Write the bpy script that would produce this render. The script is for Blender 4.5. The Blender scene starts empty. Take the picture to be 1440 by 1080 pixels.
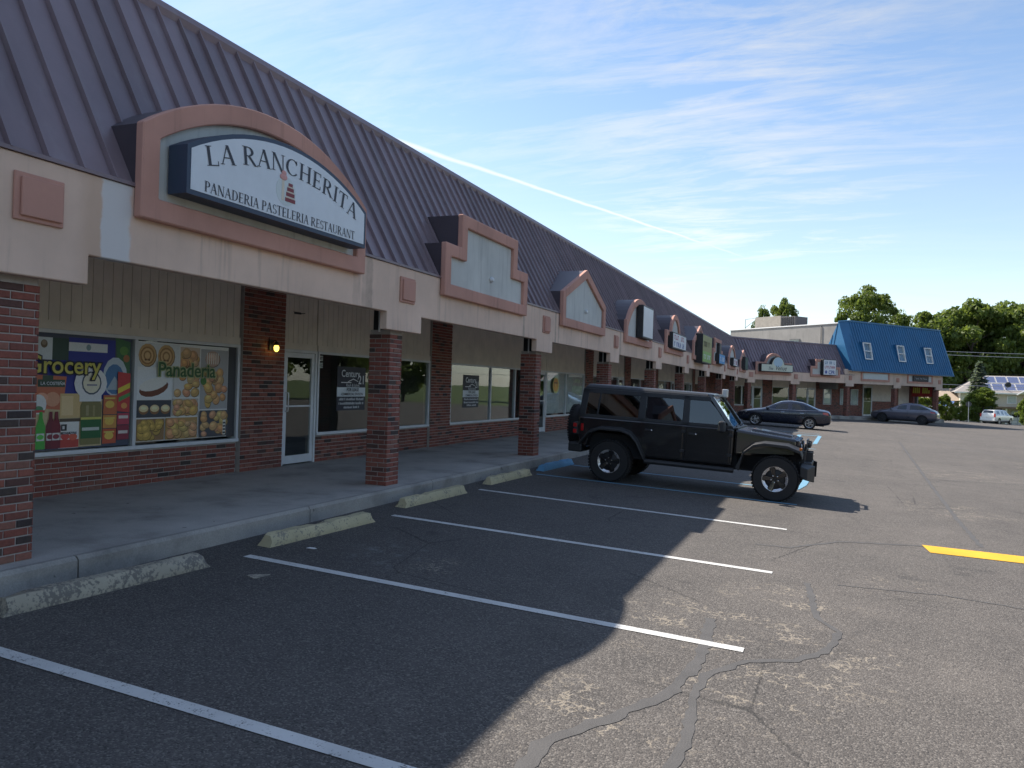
import bpy, bmesh, math, random
from mathutils import Vector, Matrix
random.seed(7)
R = math.radians
S = bpy.context.scene
COL = S.collection

# ------------------------------------------------------------------ camera
EYE = Vector((0, 0, 1.53))
cam_d = bpy.data.cameras.new('camera'); cam = bpy.data.objects.new('camera', cam_d); COL.objects.link(cam)
cam_d.sensor_width = 36.0; cam_d.lens = 1105.06 / 1440 * 36; cam_d.clip_end = 3000; cam_d.clip_start = 0.05
_r = Vector((0.92576696, 0.37681192, 0.0311178)); _u = Vector((-0.02845465, -0.01263321, 0.99951525)); _f = Vector((-0.37702237, 0.92620364, 0.00097336))
cam.matrix_world = Matrix(((_r.x, _u.x, -_f.x, EYE.x), (_r.y, _u.y, -_f.y, EYE.y), (_r.z, _u.z, -_f.z, EYE.z), (0, 0, 0, 1)))
S.camera = cam
S.render.resolution_x = 1024; S.render.resolution_y = 768
S.view_settings.view_transform = 'Standard'; S.view_settings.look = 'None'; S.view_settings.gamma = 1.0
S.view_settings.use_curve_mapping = False
S.view_settings.exposure = 1.38

# ------------------------------------------------------------------ sun and sky
SUN_TO = Vector((-0.90, 0.25, 1.0)).normalized()
sun_el = math.asin(SUN_TO.z); sun_az = math.atan2(SUN_TO.x, SUN_TO.y)
sd = bpy.data.lights.new('sun', 'SUN'); sd.energy = 3.5; sd.angle = R(0.53); sd.color = (1.0, 0.92, 0.82)
sun = bpy.data.objects.new('sun', sd); COL.objects.link(sun)
sun.rotation_euler = (-SUN_TO).to_track_quat('-Z', 'Y').to_euler(); sun.location = (-30, 10, 40)
W = bpy.data.worlds.new('World'); S.world = W; W.use_nodes = True
def world_nodes():
    nt = W.node_tree; N = nt.nodes; L = nt.links; N.clear()
    out = N.new('ShaderNodeOutputWorld'); bg = N.new('ShaderNodeBackground'); bg.inputs[1].default_value = 0.079
    sky = N.new('ShaderNodeTexSky'); sky.sky_type = 'NISHITA'; sky.sun_disc = False
    sky.sun_elevation = sun_el; sky.sun_rotation = sun_az; sky.air_density = 1.0; sky.dust_density = 0.35; sky.ozone_density = 1.7
    tc = N.new('ShaderNodeTexCoord')
    def math_(op, a, b=None, c=None, clamp=False):
        n = N.new('ShaderNodeMath'); n.operation = op; n.use_clamp = clamp
        for i, v in enumerate((a, b, c)):
            if v is None: continue
            if isinstance(v, (int, float)): n.inputs[i].default_value = v
            else: L.new(v, n.inputs[i])
        return n.outputs[0]
    sep = N.new('ShaderNodeSeparateXYZ'); L.new(tc.outputs['Generated'], sep.inputs[0])
    den = math_('ADD', math_('MAXIMUM', sep.outputs[2], 0.0), 0.10)
    px = math_('DIVIDE', sep.outputs[0], den); py = math_('DIVIDE', sep.outputs[1], den)
    comb = N.new('ShaderNodeCombineXYZ'); L.new(px, comb.inputs[0]); L.new(py, comb.inputs[1])
    def noise(scale, detail, rough, rot, stretch, off, dist=0.0):
        m = N.new('ShaderNodeMapping'); m.inputs['Rotation'].default_value = (0, 0, rot); m.inputs['Scale'].default_value = stretch; m.inputs['Location'].default_value = off
        L.new(comb.outputs[0], m.inputs[0])
        n = N.new('ShaderNodeTexNoise'); n.inputs['Scale'].default_value = scale; n.inputs['Detail'].default_value = detail
        n.inputs['Roughness'].default_value = rough; n.inputs['Distortion'].default_value = dist
        L.new(m.outputs[0], n.inputs['Vector']); return n.outputs['Fac']
    big = noise(0.42, 3, 0.5, 0.35, (1.0, 0.6, 1), (0.9, 2.6, 0))
    fine = noise(1.7, 10, 0.68, 0.9, (0.5, 1.5, 1), (0.4, 0.2, 0), 1.3)
    rip = noise(7.0, 6, 0.65, 1.1, (0.55, 1.7, 1), (1.4, 0.2, 0), 0.6)
    a = math_('MULTIPLY_ADD', big, 4.5, -1.98, True)
    b = math_('MULTIPLY_ADD', math_('MULTIPLY_ADD', math_('SUBTRACT', rip, 0.5), 0.55, fine), 3.8, -1.45, True)
    mask = math_('MULTIPLY', math_('MULTIPLY_ADD', a, 0.9, 0.10), math_('MULTIPLY', b, 0.85), None, True)
    # thin veil near the horizon
    veil = math_('MULTIPLY', math_('SUBTRACT', 1.0, math_('MULTIPLY', sep.outputs[2], 2.6, None, True), None, True), 0.34)
    mask = math_('MAXIMUM', mask, math_('MULTIPLY', veil, math_('MULTIPLY_ADD', fine, 1.2, 0.3), None, True))
    # condensation trail: a great-circle band
    def pixdir(x, y): return (_r * ((x - 720) / 1105.06) + _u * ((540 - y) / 1105.06) + _f).normalized()
    d1, d2 = pixdir(552, 196), pixdir(1090, 376); nrm = d1.cross(d2).normalized()
    dot = N.new('ShaderNodeVectorMath'); dot.operation = 'DOT_PRODUCT'; L.new(tc.outputs['Generated'], dot.inputs[0]); dot.inputs[1].default_value = nrm
    wob = math_('MULTIPLY_ADD', noise(5.0, 4, 0.6, 0, (1, 1, 1), (0, 0, 0)), 0.004, -0.002)
    dist = math_('ABSOLUTE', math_('ADD', dot.outputs['Value'], wob))
    al = N.new('ShaderNodeVectorMath'); al.operation = 'DOT_PRODUCT'; L.new(tc.outputs['Generated'], al.inputs[0]); al.inputs[1].default_value = d2
    near = math_('SUBTRACT', 1.0, al.outputs['Value'])           # 0 at far end of the trail
    wid = math_('MULTIPLY_ADD', near, 0.022, 0.0016)
    line = math_('SUBTRACT', 1.0, math_('DIVIDE', dist, wid), None, True)
    line = math_('POWER', line, 0.7)
    tang = (d1 - d2 * d1.dot(d2)).normalized()
    side = N.new('ShaderNodeVectorMath'); side.operation = 'DOT_PRODUCT'; L.new(tc.outputs['Generated'], side.inputs[0]); side.inputs[1].default_value = tang
    fade = math_('MULTIPLY', math_('MULTIPLY_ADD', side.outputs['Value'], 7.0, 0.1, True), 0.85)
    mask = math_('MAXIMUM', mask, math_('MULTIPLY', line, fade))
    bw = N.new('ShaderNodeRGBToBW'); L.new(sky.outputs[0], bw.inputs[0])
    cl = math_('MULTIPLY_ADD', bw.outputs[0], 0.95, 1.6)
    cc = N.new('ShaderNodeCombineColor'); L.new(math_('MULTIPLY', cl, 0.97), cc.inputs[0]); L.new(cl, cc.inputs[1]); L.new(math_('MULTIPLY', cl, 1.04), cc.inputs[2])
    mix = N.new('ShaderNodeMix'); mix.data_type = 'RGBA'; L.new(mask, mix.inputs[0]); L.new(sky.outputs[0], mix.inputs[6]); L.new(cc.outputs[0], mix.inputs[7])
    L.new(mix.outputs[2], bg.inputs[0]); L.new(bg.outputs[0], out.inputs[0])
world_nodes()
S.cycles.max_bounces = 8; S.cycles.transparent_max_bounces = 16

# ------------------------------------------------------------------ helpers
def tag(o, label=None, cat=None, group=None, kind=None):
    if label: o['label'] = label
    if cat: o['category'] = cat
    if group: o['group'] = group
    if kind: o['kind'] = kind
    return o
def thing(name, label, cat, loc=(0, 0, 0), rz=0, group=None, rot=None):
    o = bpy.data.objects.new(name, None); o.empty_display_size = 0.2; COL.objects.link(o)
    o.location = loc; o.rotation_euler = rot if rot else (0, 0, rz)
    return tag(o, label, cat, group)
class MB:
    def __init__(s): s.v = []; s.f = []; s.m = []
    def add(s, vs, fs, m=0):
        b = len(s.v); s.v += [tuple(p) for p in vs]
        for f in fs: s.f.append([b + i for i in f]); s.m.append(m)
        return s
    def box(s, x0, x1, y0, y1, z0, z1, m=0):
        v = [(x, y, z) for z in (z0, z1) for y in (y0, y1) for x in (x0, x1)]
        return s.add(v, [(0, 2, 3, 1), (4, 5, 7, 6), (0, 1, 5, 4), (2, 6, 7, 3), (0, 4, 6, 2), (1, 3, 7, 5)], m)
    def hexa(s, v, m=0):   # 8 corners in box order
        return s.add(v, [(0, 2, 3, 1), (4, 5, 7, 6), (0, 1, 5, 4), (2, 6, 7, 3), (0, 4, 6, 2), (1, 3, 7, 5)], m)
    def quad(s, a, b, c, d, m=0): return s.add([a, b, c, d], [(0, 1, 2, 3)], m)
    def prism(s, poly, h0, h1, axis='x', m=0):
        # poly: 2D points (CCW seen from +axis); axis 'x': (y,z); 'y': (x,z); 'z': (x,y)
        n = len(poly)
        def P(p, h):
            return (h, p[0], p[1]) if axis == 'x' else ((p[0], h, p[1]) if axis == 'y' else (p[0], p[1], h))
        v = [P(p, h0) for p in poly] + [P(p, h1) for p in poly]
        f = [tuple(range(n - 1, -1, -1)), tuple(range(n, 2 * n))] + [(i, (i + 1) % n, n + (i + 1) % n, n + i) for i in range(n)]
        return s.add(v, f, m)
    def tube(s, pts, r, seg=8, m=0, cap=True):
        pts = [Vector(p) for p in pts]; n = len(pts); rings = []
        rr = r if isinstance(r, (list, tuple)) else [r] * n
        for i, p in enumerate(pts):
            t = (pts[min(i + 1, n - 1)] - pts[max(i - 1, 0)]).normalized()
            a = t.orthogonal().normalized() if i == 0 else (a0 - t * a0.dot(t)).normalized()
            a0 = a; b = t.cross(a)
            rings.append([p + (a * math.cos(k * 2 * math.pi / seg) + b * math.sin(k * 2 * math.pi / seg)) * rr[i] for k in range(seg)])
        v = [q for g in rings for q in g]; f = []
        for i in range(n - 1):
            for k in range(seg):
                k2 = (k + 1) % seg; f.append((i * seg + k, i * seg + k2, (i + 1) * seg + k2, (i + 1) * seg + k))
        if cap: f.append(tuple(range(seg - 1, -1, -1))); f.append(tuple((n - 1) * seg + k for k in range(seg)))
        return s.add(v, f, m)
    def lathe(s, prof, seg=32, axis='y', c=(0, 0, 0), m=0):
        # prof: list of (radius, offset along axis)
        v = []; n = len(prof)
        for k in range(seg):
            a = 2 * math.pi * k / seg; ca, sa = math.cos(a), math.sin(a)
            for r_, h in prof:
                p = (r_ * ca, h, r_ * sa) if axis == 'y' else ((r_ * ca, r_ * sa, h) if axis == 'z' else (h, r_ * ca, r_ * sa))
                v.append((p[0] + c[0], p[1] + c[1], p[2] + c[2]))
        f = []
        for k in range(seg):
            k2 = (k + 1) % seg
            for i in range(n - 1): f.append((k * n + i, k * n + i + 1, k2 * n + i + 1, k2 * n + i))
        return s.add(v, f, m)
    def ball(s, c, rx, ry, rz, seg=12, rings=8, m=0):
        v = []; f = []
        for i in range(rings + 1):
            t = math.pi * i / rings
            for k in range(seg):
                a = 2 * math.pi * k / seg
                v.append((c[0] + rx * math.sin(t) * math.cos(a), c[1] + ry * math.sin(t) * math.sin(a), c[2] + rz * math.cos(t)))
        for i in range(rings):
            for k in range(seg):
                k2 = (k + 1) % seg; f.append((i * seg + k, (i + 1) * seg + k, (i + 1) * seg + k2, i * seg + k2))
        return s.add(v, f, m)
    def map(s, fn): s.v = [tuple(fn(*p)) for p in s.v]; return s
    def mesh(s, name, mats, smooth=None):
        me = bpy.data.meshes.new(name); me.from_pydata(s.v, [], s.f)
        for mt in (mats if isinstance(mats, (list, tuple)) else [mats]): me.materials.append(mt)
        if any(s.m): me.polygons.foreach_set('material_index', s.m)
        bm = bmesh.new(); bm.from_mesh(me); bmesh.ops.remove_doubles(bm, verts=bm.verts, dist=1e-5); bmesh.ops.recalc_face_normals(bm, faces=bm.faces)
        if smooth is not None:
            for e in bm.edges:
                e.smooth = len(e.link_faces) == 2 and e.calc_face_angle(0) < R(smooth)
            for p in bm.faces: p.smooth = True
        bm.to_mesh(me); bm.free(); me.update()
        return me
def place(name, me, parent=None, loc=(0, 0, 0), rz=0, rot=None):
    o = bpy.data.objects.new(name, me); COL.objects.link(o); o.parent = parent
    o.location = loc; o.rotation_euler = rot if rot else (0, 0, rz)
    return o
def part(name, mb, mat, parent=None, smooth=None, label=None, kind=None, world=True):
    """one mesh object; geometry given in world coords when world and the parents are unrotated"""
    off = Vector((0, 0, 0))
    if world:
        p = parent
        while p is not None: off += p.location; p = p.parent
    if off.length > 0: mb.v = [(a - off.x, b - off.y, c - off.z) for a, b, c in mb.v]
    o = place(name, mb.mesh(name, mat, smooth), parent)
    return tag(o, label, None, None, kind)
def struct(name, mb, mat, smooth=None): return tag(part(name, mb, mat, None, smooth), kind='structure')
def bevel(o, w=0.01, seg=2, ang=40):
    m = o.modifiers.new('bevel', 'BEVEL'); m.width = w; m.segments = seg; m.limit_method = 'ANGLE'; m.angle_limit = R(ang); m.harden_normals = False
    return o
def copy_tree(o, parent=None, loc=None, rz=None):
    c = o.copy(); COL.objects.link(c); c.parent = parent
    if loc is not None: c.location = loc
    if rz is not None: c.rotation_euler[2] = rz
    for ch in o.children: copy_tree(ch, c)
    return c
def offset_poly(P, d):
    """inset a CCW polygon by d (mitred)"""
    n = len(P); out = []
    for i in range(n):
        p0, p1, p2 = Vector(P[i - 1]), Vector(P[i]), Vector(P[(i + 1) % n])
        a = (p1 - p0).normalized(); b = (p2 - p1).normalized()
        na = Vector((-a.y, a.x)); nb = Vector((-b.y, b.x))
        k = 1 + na.dot(nb)
        out.append(tuple(p1 + (na + nb) * (d / max(k, 0.2))))
    return out
def smooth01(a, b, x):
    t = min(1, max(0, (x - a) / (b - a))); return t * t * (3 - 2 * t)

# ------------------------------------------------------------------ materials
def _mat(name):
    m = bpy.data.materials.new(name); m.use_nodes = True; nt = m.node_tree
    return m, nt, nt.nodes['Principled BSDF']
class NB:
    def __init__(s, nt): s.nt = nt; s.N = nt.nodes; s.L = nt.links
    def new(s, t, **kw):
        n = s.N.new(t)
        for k, v in kw.items(): setattr(n, k, v)
        return n
    def sock(s, i, v):
        if isinstance(v, (int, float)): i.default_value = v
        elif isinstance(v, (tuple, list)):
            i.default_value = tuple(v) + ((1,) if len(v) == 3 and len(i.default_value) == 4 else ())
        else: s.L.new(v, i)
    def math(s, op, a, b=0.0, c=0.0, clamp=False):
        n = s.new('ShaderNodeMath', operation=op, use_clamp=clamp)
        for i, v in enumerate((a, b, c)): s.sock(n.inputs[i], v)
        return n.outputs[0]
    def pos(s): return s.new('ShaderNodeNewGeometry').outputs['Position']
    def noise(s, vec, scale, detail=4, rough=0.55, dist=0.0):
        n = s.new('ShaderNodeTexNoise'); s.L.new(vec, n.inputs['Vector'])
        n.inputs['Scale'].default_value = scale; n.inputs['Detail'].default_value = detail; n.inputs['Roughness'].default_value = rough; n.inputs['Distortion'].default_value = dist
        return n.outputs['Fac']
    def ramp(s, fac, stops):
        n = s.new('ShaderNodeValToRGB'); e = n.color_ramp.elements
        while len(e) < len(stops): e.new(0.5)
        for el, (p, c) in zip(e, stops): el.position = p; el.color = tuple(c) + (1,) if len(c) == 3 else c
        s.L.new(fac, n.inputs[0]); return n.outputs[0]
    def mix(s, fac, a, b, mode='MIX'):
        n = s.new('ShaderNodeMix', data_type='RGBA', blend_type=mode)
        s.sock(n.inputs[0], fac); s.sock(n.inputs[6], a); s.sock(n.inputs[7], b); return n.outputs[2]
    def step(s, x, lo, hi):
        n = s.new('ShaderNodeMapRange', interpolation_type='SMOOTHSTEP'); s.sock(n.inputs[0], x)
        n.inputs[1].default_value = lo; n.inputs[2].default_value = hi; return n.outputs[0]
    def bump(s, h, strength, dist=0.01, normal=None):
        n = s.new('ShaderNodeBump'); s.sock(n.inputs['Height'], h); n.inputs['Strength'].default_value = strength; n.inputs['Distance'].default_value = dist
        if normal is not None: s.L.new(normal, n.inputs['Normal'])
        return n.outputs[0]
    def xyz(s, v):
        n = s.new('ShaderNodeSeparateXYZ'); s.L.new(v, n.inputs[0]); return n.outputs
def plain(name, col, rough=0.6, metal=0.0, var=0.12, scale=3.0, bumps=0.0, bscale=80, coat=0.0, spec=0.5, fine=0.0):
    m, nt, b = _mat(name); q = NB(nt); p = q.pos()
    lo = tuple(c * (1 - var) for c in col); hi = tuple(min(1, c * (1 + var)) for c in col)
    n = q.noise(p, scale, 6, 0.6)
    c = q.ramp(n, [(0.3, lo), (0.7, hi)])
    if fine: c = q.mix(fine, c, q.ramp(q.noise(p, scale * 40, 2, 0.5), [(0.3, tuple(x * 0.6 for x in col)), (0.7, tuple(min(1, x * 1.4) for x in col))]))
    q.L.new(c, b.inputs['Base Color'])
    q.L.new(q.math('MULTIPLY_ADD', n, 0.16, rough - 0.08, True), b.inputs['Roughness']); b.inputs['Metallic'].default_value = metal
    b.inputs['Coat Weight'].default_value = coat; b.inputs['Coat Roughness'].default_value = 0.04; b.inputs['Specular IOR Level'].default_value = spec
    if bumps: q.L.new(q.bump(q.noise(p, bscale, 4, 0.6), bumps, 0.004), b.inputs['Normal'])
    return m
def brick_mat(name, island):
    m, nt, b = _mat(name); q = NB(nt); p = q.pos()
    r_ = q.new('ShaderNodeNewGeometry').outputs['Random Per Island'] if island else q.new('ShaderNodeObjectInfo').outputs['Random']
    c = q.ramp(r_, [(0.0, (0.050, 0.036, 0.036)), (0.06, (0.085, 0.060, 0.050)), (0.14, (0.14, 0.062, 0.050)), (0.20, (0.22, 0.078, 0.058)), (0.55, (0.28, 0.088, 0.062)), (0.78, (0.33, 0.112, 0.078)), (0.94, (0.27, 0.13, 0.095)), (1.0, (0.34, 0.12, 0.08))])
    n = q.noise(p, 30, 6, 0.65)
    c = q.mix(0.5, c, q.ramp(n, [(0.3, (0.35, 0.35, 0.35)), (0.7, (1, 1, 1))]), 'MULTIPLY')
    q.L.new(c, b.inputs['Base Color']); b.inputs['Roughness'].default_value = 0.86
    q.L.new(q.bump(n, 0.5, 0.003), b.inputs['Normal']); return m
def glass_mat(name, tint=(0.55, 0.62, 0.60), rough=0.0, refl=1.0):
    m = bpy.data.materials.new(name); m.use_nodes = True; nt = m.node_tree; nt.nodes.clear(); q = NB(nt)
    out = q.new('ShaderNodeOutputMaterial'); tr = q.new('ShaderNodeBsdfTransparent'); tr.inputs[0].default_value = tint + (1,)
    gl = q.new('ShaderNodeBsdfGlossy'); gl.inputs['Roughness'].default_value = rough; gl.inputs[0].default_value = (0.92, 0.95, 0.96, 1)
    ge = q.new('ShaderNodeNewGeometry'); dt = q.new('ShaderNodeVectorMath', operation='DOT_PRODUCT'); q.L.new(ge.outputs['Incoming'], dt.inputs[0]); q.L.new(ge.outputs['Normal'], dt.inputs[1])
    cs = q.math('SUBTRACT', 1.0, q.math('ABSOLUTE', dt.outputs['Value']), 0, True); sch = q.math('MULTIPLY_ADD', q.math('POWER', cs, 5.0), 0.957, 0.043)
    p = q.pos(); q.L.new(q.bump(q.noise(p, 1.3, 2, 0.5), 0.05, 0.02), gl.inputs['Normal'])
    mx = q.new('ShaderNodeMixShader'); q.L.new(q.math('MULTIPLY', sch, 1.7 * refl, 0, True), mx.inputs[0]); q.L.new(tr.outputs[0], mx.inputs[1]); q.L.new(gl.outputs[0], mx.inputs[2])
    q.L.new(mx.outputs[0], out.inputs[0]); return m
M = {}
M['brick'] = brick_mat('brick_single', False); M['bricks'] = brick_mat('brick_many', True)
M['mortar'] = plain('mortar', (0.42, 0.38, 0.35), 0.95, 0, 0.15, 9, 0.6, 120)
def stucco(name, col, stains):
    m, nt, b = _mat(name); q = NB(nt); p = q.pos(); x = q.xyz(p)
    n = q.noise(p, 0.9, 6, 0.6); c = q.ramp(n, [(0.3, tuple(v * 0.80 for v in col)), (0.7, tuple(v * 1.05 for v in col))])
    # rain streaks: noise stretched downwards
    mp = q.new('ShaderNodeMapping'); mp.inputs['Scale'].default_value = (5, 5, 0.35); q.L.new(p, mp.inputs[0])
    st = q.step(q.noise(mp.outputs[0], 1.6, 5, 0.6), 0.52, 0.80)
    c = q.mix(q.math('MULTIPLY', st, 0.62), c, tuple(v * 0.45 for v in col))
    if stains:
        e = q.math('MULTIPLY_ADD', q.noise(p, 7, 4, 0.6), 0.10, -0.05); yy = q.math('ADD', x[1], e)
        w = q.math('MULTIPLY', q.step(yy, 4.86, 4.90), q.math('SUBTRACT', 1.0, q.step(yy, 5.16, 5.20)))
        c = q.mix(q.math('MULTIPLY', w, 0.85), c, (0.62, 0.62, 0.62))
        t = q.math('MULTIPLY', q.step(yy, 4.60, 4.80), q.math('SUBTRACT', 1.0, q.step(yy, 4.87, 4.89)))
        c = q.mix(q.math('MULTIPLY', t, 0.35), c, (0.42, 0.27, 0.17))
        for y0, y1, k in ((9.02, 9.13, 0.65), (8.93, 8.97, 0.35), (8.72, 8.8, 0.3), (14.82, 14.86, 0.8), (17.0, 17.05, 0.5), (16.78, 16.83, 0.7), (22.6, 22.75, 0.6)):
            w = q.math('MULTIPLY', q.step(yy, y0 - 0.05, y0), q.math('SUBTRACT', 1.0, q.step(yy, y1, y1 + 0.05)))
            c = q.mix(q.math('MULTIPLY', w, q.math('MULTIPLY', q.noise(p, 5, 4, 0.7), k)), c, (0.07, 0.075, 0.065))
    q.L.new(c, b.inputs['Base Color']); b.inputs['Roughness'].default_value = 0.92
    q.L.new(q.bump(q.noise(p, 160, 3, 0.6), 0.35, 0.003), b.inputs['Normal']); return m
M['stucco'] = stucco('stucco_peach', (0.76, 0.56, 0.44), True)
M['stucco2'] = stucco('stucco_beige', (0.68, 0.53, 0.43), False)
M['salmon'] = stucco('trim_salmon', (0.56, 0.30, 0.235), False)
M['panel'] = stucco('panel_grey', (0.58, 0.59, 0.56), False)
M['grey_wall'] = stucco('wall_grey', (0.26, 0.25, 0.235), False)
M['purple'] = plain('roof_purple', (0.20, 0.150, 0.165), 0.42, 0.1, 0.14, 1.2, 0.05, 30)
def panel_variation(m):
    q = NB(m.node_tree); bs = m.node_tree.nodes['Principled BSDF']; src = bs.inputs['Base Color'].links[0].from_socket
    rv = q.new('ShaderNodeObjectInfo').outputs['Random']; mp = q.new('ShaderNodeMapping'); mp.inputs['Scale'].default_value = (3, 3, .25); q.L.new(q.pos(), mp.inputs[0])
    st = q.step(q.noise(mp.outputs[0], 1.3, 5, .6), .5, .8)
    c = q.mix(1.0, src, q.ramp(rv, [(0, (.86, .86, .86)), (1, (1.12, 1.12, 1.12))]), 'MULTIPLY')
    c = q.mix(q.math('MULTIPLY', st, .3), c, (.30, .28, .28)); q.L.new(c, bs.inputs['Base Color'])
panel_variation(M['purple'])
M['purple_dark'] = plain('dormer_purple', (0.070, 0.055, 0.066), 0.5, 0.1, 0.15, 2)
M['blue_roof'] = plain('roof_blue', (0.022, 0.125, 0.26), 0.42, 0.15, 0.12, 0.8)
M['siding'] = plain('siding_taupe', (0.72, 0.65, 0.56), 0.75, 0, 0.10, 2.5, 0.12, 60)
M['alu'] = plain('aluminium', (0.66, 0.68, 0.70), 0.45, 0.15, 0.08, 4)
M['white'] = plain('white_paint', (0.75, 0.75, 0.74), 0.5, 0, 0.06, 3)
M['dark'] = plain('dark_void', (0.02, 0.02, 0.022), 0.8, 0, 0.2, 3)
M['soffit'] = plain('soffit', (0.76, 0.74, 0.70), 0.85, 0, 0.1, 2)
M['interior'] = plain('interior', (0.22, 0.21, 0.20), 0.9, 0, 0.15, 1)
M['glass'] = glass_mat('shop_glass', (0.90, 0.93, 0.92), 0.0, 0.62)
M['car_glass'] = glass_mat('car_glass', (0.13, 0.15, 0.15), 0.0, 1.35)
M['roofflat'] = plain('flat_roof', (0.30, 0.29, 0.28), 0.9, 0, 0.2, 1)
M['metal_light'] = plain('light_metal', (0.55, 0.56, 0.57), 0.4, 0.6, 0.1, 6)
M['metal_dark'] = plain('dark_metal', (0.035, 0.035, 0.038), 0.45, 0.4, 0.2, 8)
M['black_plastic'] = plain('black_plastic', (0.022, 0.023, 0.025), 0.55, 0, 0.15, 12, 0.15, 400)
M['hardtop'] = plain('hardtop', (0.020, 0.022, 0.026), 0.42, 0, 0.12, 10, 0.08, 500)
M['tyre'] = plain('tyre', (0.018, 0.018, 0.019), 0.82, 0, 0.2, 14, 0.2, 200)
M['black_paint'] = plain('black_paint', (0.006, 0.006, 0.008), 0.25, 0, 0.1, 2, coat=1.0)
M['navy_paint'] = plain('navy_paint', (0.010, 0.014, 0.032), 0.28, 0.2, 0.1, 2, coat=1.0)
M['grey_paint'] = plain('grey_paint', (0.105, 0.105, 0.135), 0.3, 0.45, 0.08, 2, coat=1.0)
M['white_paint_car'] = plain('white_car_paint', (0.70, 0.71, 0.70), 0.3, 0, 0.04, 2, coat=1.0)
M['red_paint'] = plain('red_paint', (0.30, 0.012, 0.018), 0.3, 0.1, 0.08, 2, coat=1.0)
M['chrome'] = plain('chrome', (0.72, 0.72, 0.74), 0.14, 1.0, 0.04, 5)
M['alloy'] = plain('alloy', (0.62, 0.62, 0.64), 0.28, 0.75, 0.06, 9)
M['red_lens'] = plain('red_lens', (0.42, 0.012, 0.014), 0.15, 0, 0.1, 20, coat=1.0)
M['clear_lens'] = plain('clear_lens', (0.55, 0.56, 0.55), 0.1, 0.3, 0.1, 20, coat=1.0)
M['amber'] = plain('amber_lens', (0.55, 0.16, 0.01), 0.2, 0, 0.1, 20)
M['stop_red'] = plain('sign_red', (0.32, 0.02, 0.02), 0.5)
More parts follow.
